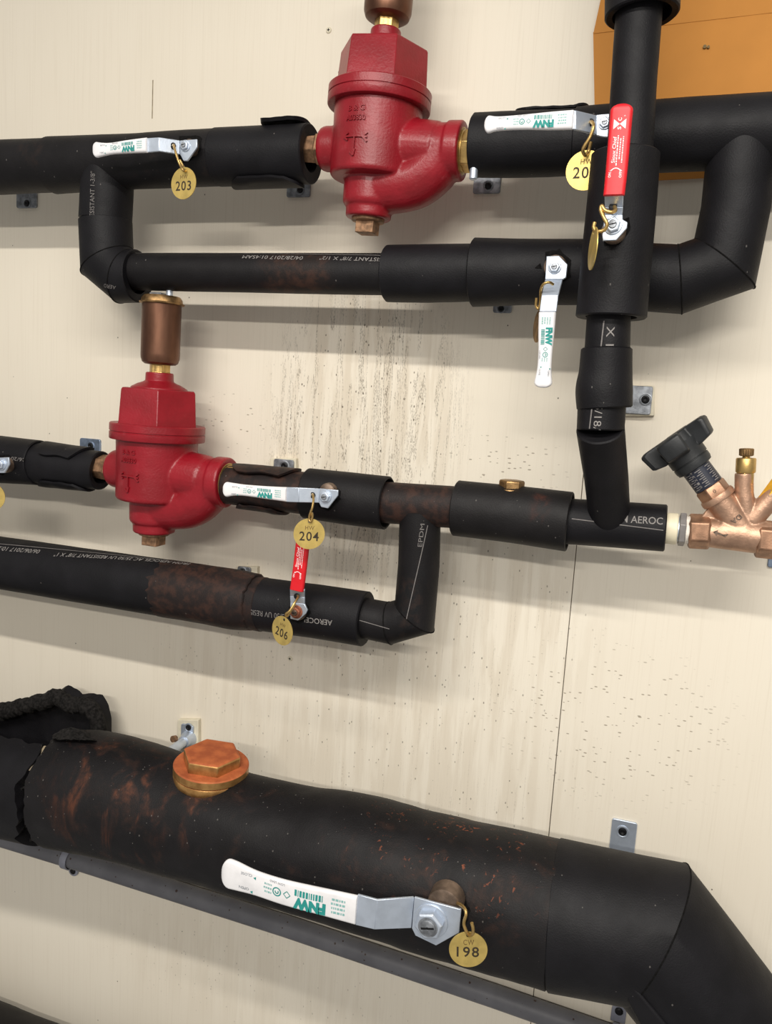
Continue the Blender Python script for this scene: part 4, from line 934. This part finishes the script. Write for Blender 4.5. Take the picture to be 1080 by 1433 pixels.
valve_tag('brass tag stamped 203 hanging below the upper left white lever', 257, 256.5, 21.5, .15, -6, T('HW', '203'),
          [(241, 205.5, .137), (243, 203, .146), (244.5, 209, .154), (248.5, 222, .156), (252, 231, .156), (256, 238, .157), (259.5, 239, .152), (257, 234, .146), (251.5, 224, .147)], roll=0)
valve_tag('brass tag stamped 20 partly hidden behind the upright red lever pipe', 819, 238.5, 27, .165, -2, [('HW', -.28, .30, .60, .26, 'stamp_faint', .01), ('20', -.62, -.40, .80, .58, 'stamp', .012)],
          [(825, 173, .162), (827, 170.5, .172), (830.5, 176, .180), (826, 191, .180), (817, 206, .178), (815.5, 212, .176), (819, 217.5, .172), (823, 213, .166), (827, 198, .168)])
valve_tag('brass tag seen almost edge on, hooked to the red lever on the vertical pipe', 829.5, 348, 29, FD + .062, -74, [],
          [(858.5, 287, VP_ + .003), (861, 294, VP_ + .012), (855, 297, VP_ + .016), (846, 294, VP_ + .016), (842, 288, VP_ + .015), (840.5, 294, VP_ + .015), (845, 305, VP_ + .017), (849, 314, VP_ + .017), (845, 322, VP_ + .016), (835, 324, VP_ + .015), (830.5, 319, VP_ + .015), (832, 311, VP_ + .015)], roll=14)
valve_tag('brass tag stamped 204 hanging in front of the lower red lever', 432.5, 747, 21.8, .165, 26, T('HW', '204'),
          [(436, 694, .134), (437.5, 692, .143), (438.5, 700, .150), (436.5, 712, .156), (433.5, 720, .162), (432.5, 727, .168), (435, 730, .168), (437, 724, .164), (436.5, 718, .160)])
valve_tag('brass tag stamped 206 hanging below the lower red lever', 395, 882.5, 20.8, .155, -22, [('HW', -.25, .28, .5, .24, 'stamp_faint', 0), ('206', -.62, -.46, 1.22, .60, 'stamp', .012)],
          [(416, 833, .137), (417, 835.5, .146), (412, 844, .154), (405, 855, .158), (400, 859, .158), (401.5, 862.5, .155), (408, 853, .154), (413, 845, .15)], roll=-9)
valve_tag('brass tag stamped 198 hanging from the large white lever on the big pipe', 655, 1328.5, 26.8, .238, 16, [('CW', -.26, .26, .56, .30, 'stamp_faint', .01), ('198', -.60, -.42, 1.16, .58, 'stamp', .012)],
          [(637, 1266, .208), (641, 1264.5, .222), (649, 1270, .235), (652, 1279, .240), (649, 1292, .240), (652, 1302, .240), (656, 1308.5, .240), (661, 1307, .246), (662, 1300, .248), (660, 1291.5, .249)], roll=4)
valve_tag('dull brass tag seen edge on behind the hanging white lever', 752.5, 457, 22, DS + .015, -66, [],
          [(774, 398, DS + .030), (768, 395, DS + .034), (760, 398, DS + .034), (756.5, 407, DS + .026), (756, 420, DS + .018), (754, 432, DS + .016), (750, 428, DS + .016), (750.5, 417, DS + .018)], roll=6, dull=True)
valve_tag('brass tag cut off by the left edge below the pipe stub', -13, 695, 20, DS + .015, 20, [],
          [(-20, 652, DS + .01), (-18, 660, DS + .018), (-16, 670, DS + .016), (-14, 678, DS + .014), (-11, 676, DS + .02)])

# ================================================================ BALANCING VALVE (right)
VD = .09; kv = PX(1000, 740, VD)
bv = thing('balancing_valve', 'cast bronze balancing valve with a black handwheel at the right edge', 'valve', P(1010, 742, VD))
Aq, Bq = P(962, 742.5, VD), P(1090, 755, VD); ax = (Bq - Aq).normalized()
def L(px, py, d=VD): return P(px, py, d)
body = MB()
body.lathe(L(985, 744.3), ax, [(0, 20 * kv), (10 * kv, 21 * kv), (35 * kv, 22 * kv), (70 * kv, 23 * kv), (92 * kv, 22 * kv)], 32)
bdir = (L(948, 621) - L(1034, 736)).normalized(); bp = L(1034, 736)
body.lathe(bp - bdir * 16 * kv, bdir, [(0, 17.5 * kv), (6 * kv, 19.5 * kv), (64 * kv, 19.5 * kv), (68 * kv, 21 * kv)], 36)
body.tube([L(1041, 662), L(1041, 690), L(1045, 722), L(1050, 740)], [12.2 * kv, 12.4 * kv, 13.5 * kv, 15 * kv], 28)
body.tube([L(1090, 686), L(1072, 705), L(1050, 728)], [14 * kv, 14 * kv, 15 * kv], 28)
body.tube([L(1004, 742), L(1018, 746), L(1040, 748), L(1062, 752)], [20 * kv, 22 * kv, 23 * kv, 21 * kv], 28)
web = MB(); body.prism([L(1040, 690, VD + .004), L(1070, 712, VD + .004), L(1045, 735, VD + .004), L(1028, 720, VD + .004), L(1022, 700, VD + .004)], (0, .008, 0))
body.prism([L(978, 728, VD + .004), L(990, 712, VD + .004), L(1010, 725, VD + .004), L(1005, 745, VD + .004)], (0, .008, 0))
o = body.build('body', M['bronze'], bv, 180); r = o.modifiers.new('cast', 'REMESH'); r.mode = 'VOXEL'; r.voxel_size = .0009; r.use_smooth_shade = True
sm = o.modifiers.new('soft', 'SMOOTH'); sm.factor = .5; sm.iterations = 6
mb = MB(); mb.lathe(bp, bdir, [(44 * kv, 20 * kv), (44.5 * kv, 23.5 * kv), (49 * kv, 24.3 * kv), (53 * kv, 23.5 * kv), (53.5 * kv, 15 * kv)], 36); mb.build('bonnet_flange', M['bronze'], bv, 35)
mb = MB(); mb.lathe(bp, bdir, [(52 * kv, 22 * kv), (66 * kv, 22 * kv), (69 * kv, 20 * kv), (70 * kv, 10 * kv)], 6, rot=.35); bevel(mb.build('bonnet_hex', M['bronze_hex'], bv, 30), .0008, 2)
for name, pa, pb, w0 in (('union_nut', (962.5, 743), (994, 744.5), 24.0), ('union_nut', (1057, 753.5), (1092, 757), 25.5)):
    a, b = L(*pa), L(*pb); dd = (b - a); ln = dd.length; dd.normalize(); mb = MB()
    mb.lathe(a, dd, [(0, w0 * .86 * kv), (.08 * ln, w0 * 1.06 * kv), (.92 * ln, w0 * 1.06 * kv), (ln, w0 * .84 * kv)], 6, rot=PI / 6 + .1); bevel(mb.build(name, M['bronze_hex'], bv, 30), .0015, 3)
# scale drum, collar and handwheel
mb = MB(); mb.lathe(bp, bdir, [(68 * kv, 18.5 * kv), (69 * kv, 19.8 * kv), (104 * kv, 19.8 * kv)], 40); mb.build('scale_drum', M['navy'], bv, 35)
dc = Cyl(bp + bdir * 69 * kv, bp + bdir * 104 * kv, 19.9 * kv); mb = MB(); sg = dc.e2
def tick(u0, u1, t0, t1): mb.add([dc.at(u0, t0, .0003), dc.at(u1, t0, .0003), dc.at(u1, t1, .0003), dc.at(u0, t1, .0003)], [(0, 1, 2, 3)])
for row, t0 in enumerate((-.95, -.15, .62)):
    for i in range(9): ln_ = .42 if i % 2 == 0 else .24; tick((3 + i * 2.9) * kv, (4.0 + i * 2.9) * kv, t0, t0 + ln_)
mb.build('scale_marks', M['white_print'], bv, smooth=False)['kind'] = 'stuff'
mb = MB()
for i, ch in enumerate('01234'):
    surf = lambda u, v, h=0, i=i: dc.at((4 + i * 5.5) * kv + v, .42 + u / dc.r * -1, h)
    put_text(mb, ch, lambda u, v, h=0, i=i: dc.at((4 + i * 5.5) * kv + u, .40 + v / dc.r, h), 0, 0, 3.6 * kv, 3.6 * kv, .0004)
mb.build('scale_numbers', M['white_print'], bv, smooth=False)
mb = MB(); mb.lathe(bp, bdir, [(99 * kv, 22 * kv), (100 * kv, 25 * kv), (105 * kv, 26.5 * kv), (111 * kv, 26.5 * kv), (111.5 * kv, 25.5 * kv), (112.5 * kv, 25.5 * kv), (113 * kv, 27 * kv), (128 * kv, 27.5 * kv), (140 * kv, 30 * kv)], 44); mb.build('handwheel_collar', M['black_plastic'], bv, 35)
e1, e2 = frame(bdir); rs = []
def star(r0, lob, z):
    out = []
    for j in range(96):
        a = 2 * PI * j / 96; c4 = math.cos(4 * (a - .2)); s_ = 1 / (1 + math.exp(-14 * (c4 + .12))); r_ = r0 + lob * s_
        out.append(bp + bdir * z * kv + (e1 * math.cos(a) + e2 * math.sin(a)) * r_ * kv)
    return out
for z, r0, lob in ((124, 27, 4), (127, 27, 18), (129, 27, 21.5), (150, 25, 27), (153, 25, 26), (155, 23, 23), (155.5, 12, 4)): rs.append(star(r0, lob, z))
mb = MB(); mb.rings(rs); bevel(mb.build('handwheel', M['black_plastic'], bv, 28), .0008, 2)
# test port (vertical) and its cap
tu = (L(1044, 634) - L(1042, 676)).normalized(); tb = L(1042.3, 675)
mb = MB(); mb.lathe(tb, tu, [(-1 * kv, 12 * kv), (14 * kv, 12.2 * kv), (14.2 * kv, 10 * kv)], 6, rot=.2); bevel(mb.build('port_hex', M['brass'], bv, 30), .0005, 2)
mb = MB(); mb.lathe(tb, tu, [(13.5 * kv, 12.4 * kv), (15 * kv, 13 * kv), (32 * kv, 13 * kv), (33.5 * kv, 12 * kv), (34 * kv, 5 * kv), (37 * kv, 5 * kv)], 32); mb.build('port_cap', M['brass'], bv, 35)
mb = MB(); rs = []
for z, r_ in ((36, 7), (37, 9.4), (45.5, 9.6), (46.5, 8.5), (47, 3)): rs.append([tb + tu * z * kv + (frame(tu)[0] * math.cos(2 * PI * j / 48) + frame(tu)[1] * math.sin(2 * PI * j / 48)) * r_ * kv * (1 if j % 2 else .95) for j in range(48)])
mb.rings(rs); mb.build('knurled_knob', M['brass_dull'], bv, 20)
td = (L(1090, 676) - L(1062, 714)).normalized(); mb = MB(); mb.lathe(L(1072, 703), td, [(0, 12.5 * kv), (1 * kv, 13.2 * kv), (34 * kv, 13.2 * kv), (35 * kv, 11 * kv)], 6, rot=.3); bevel(mb.build('second_port_hex', M['yellow'], bv, 30), .0006, 2)
# cast letters and arrow on the body
fc = Cyl(bp - bdir * 16 * kv, bp + bdir * 60 * kv, 19.6 * kv); mb = MB(); uu, tt = fc.hit(1023, 729)
right = bdir.cross(V((0, -1, 0)))
pln = Plane(P(1034, 719, VD + 19.5 * kv), (P(1021, 729, VD) - P(1034, 719, VD)), (0, -1, 0)); put_text(mb, 'DA', pln, 0, 0, 15 * kv, 7 * kv, .0006, .02)
pl2 = Plane(P(997, 746, VD + 22 * kv), (1, 0, -.12), (0, -1, 0)); put_poly(mb, pl2, [(0, 2 * kv), (6 * kv, 6 * kv), (5.5 * kv, 3 * kv), (14 * kv, 1 * kv), (20 * kv, 3.5 * kv), (17 * kv, -1.5 * kv), (6 * kv, .5 * kv), (6 * kv, -2.5 * kv)], .0004)
hx = Plane(bp + bdir * 60 * kv + V((0, -20.3 * kv, 0)), (P(1036, 722, VD) - P(1021, 732, VD)), (0, -1, 0)); put_text(mb, '0', hx, 0, -2 * kv, 3.5 * kv, 5 * kv, .0004)
mb.build('cast_marking', M['steel_dirty'], bv, smooth=False)
# ---- transition union left of the valve
un = thing('pipe_union', 'cream plastic and grey hex union between the black tee and the bronze valve', 'union', L(945, 740))
a0 = L(926, 738.5); da = (L(965, 742) - a0).normalized()
mb = MB(); mb.lathe(a0, da, [(-6 * kv, 22 * kv), (19.5 * kv, 22.3 * kv), (21 * kv, 21 * kv), (21.2 * kv, 15 * kv)], 36); mb.build('cream_socket', M['cream'], un, 35)
mb = MB(); mb.lathe(a0, da, [(20 * kv, 17.5 * kv), (28 * kv, 17.5 * kv)], 32); mb.build('bright_sleeve', M['zinc'], un, 35)
mb = MB(); mb.lathe(a0, da, [(22.5 * kv, 20 * kv), (23.5 * kv, 24.5 * kv), (31 * kv, 24.5 * kv), (32 * kv, 20 * kv)], 6, rot=.4); bevel(mb.build('grey_hex', M['grey_plastic'], un, 30), .0006, 2)
mb = MB(); mb.lathe(a0, da, [(31 * kv, 19 * kv), (32 * kv, 20 * kv), (34 * kv, 19 * kv), (35.5 * kv, 20.3 * kv), (38 * kv, 19.5 * kv)], 32); mb.build('thread_tape', M['teflon'], un, 40)
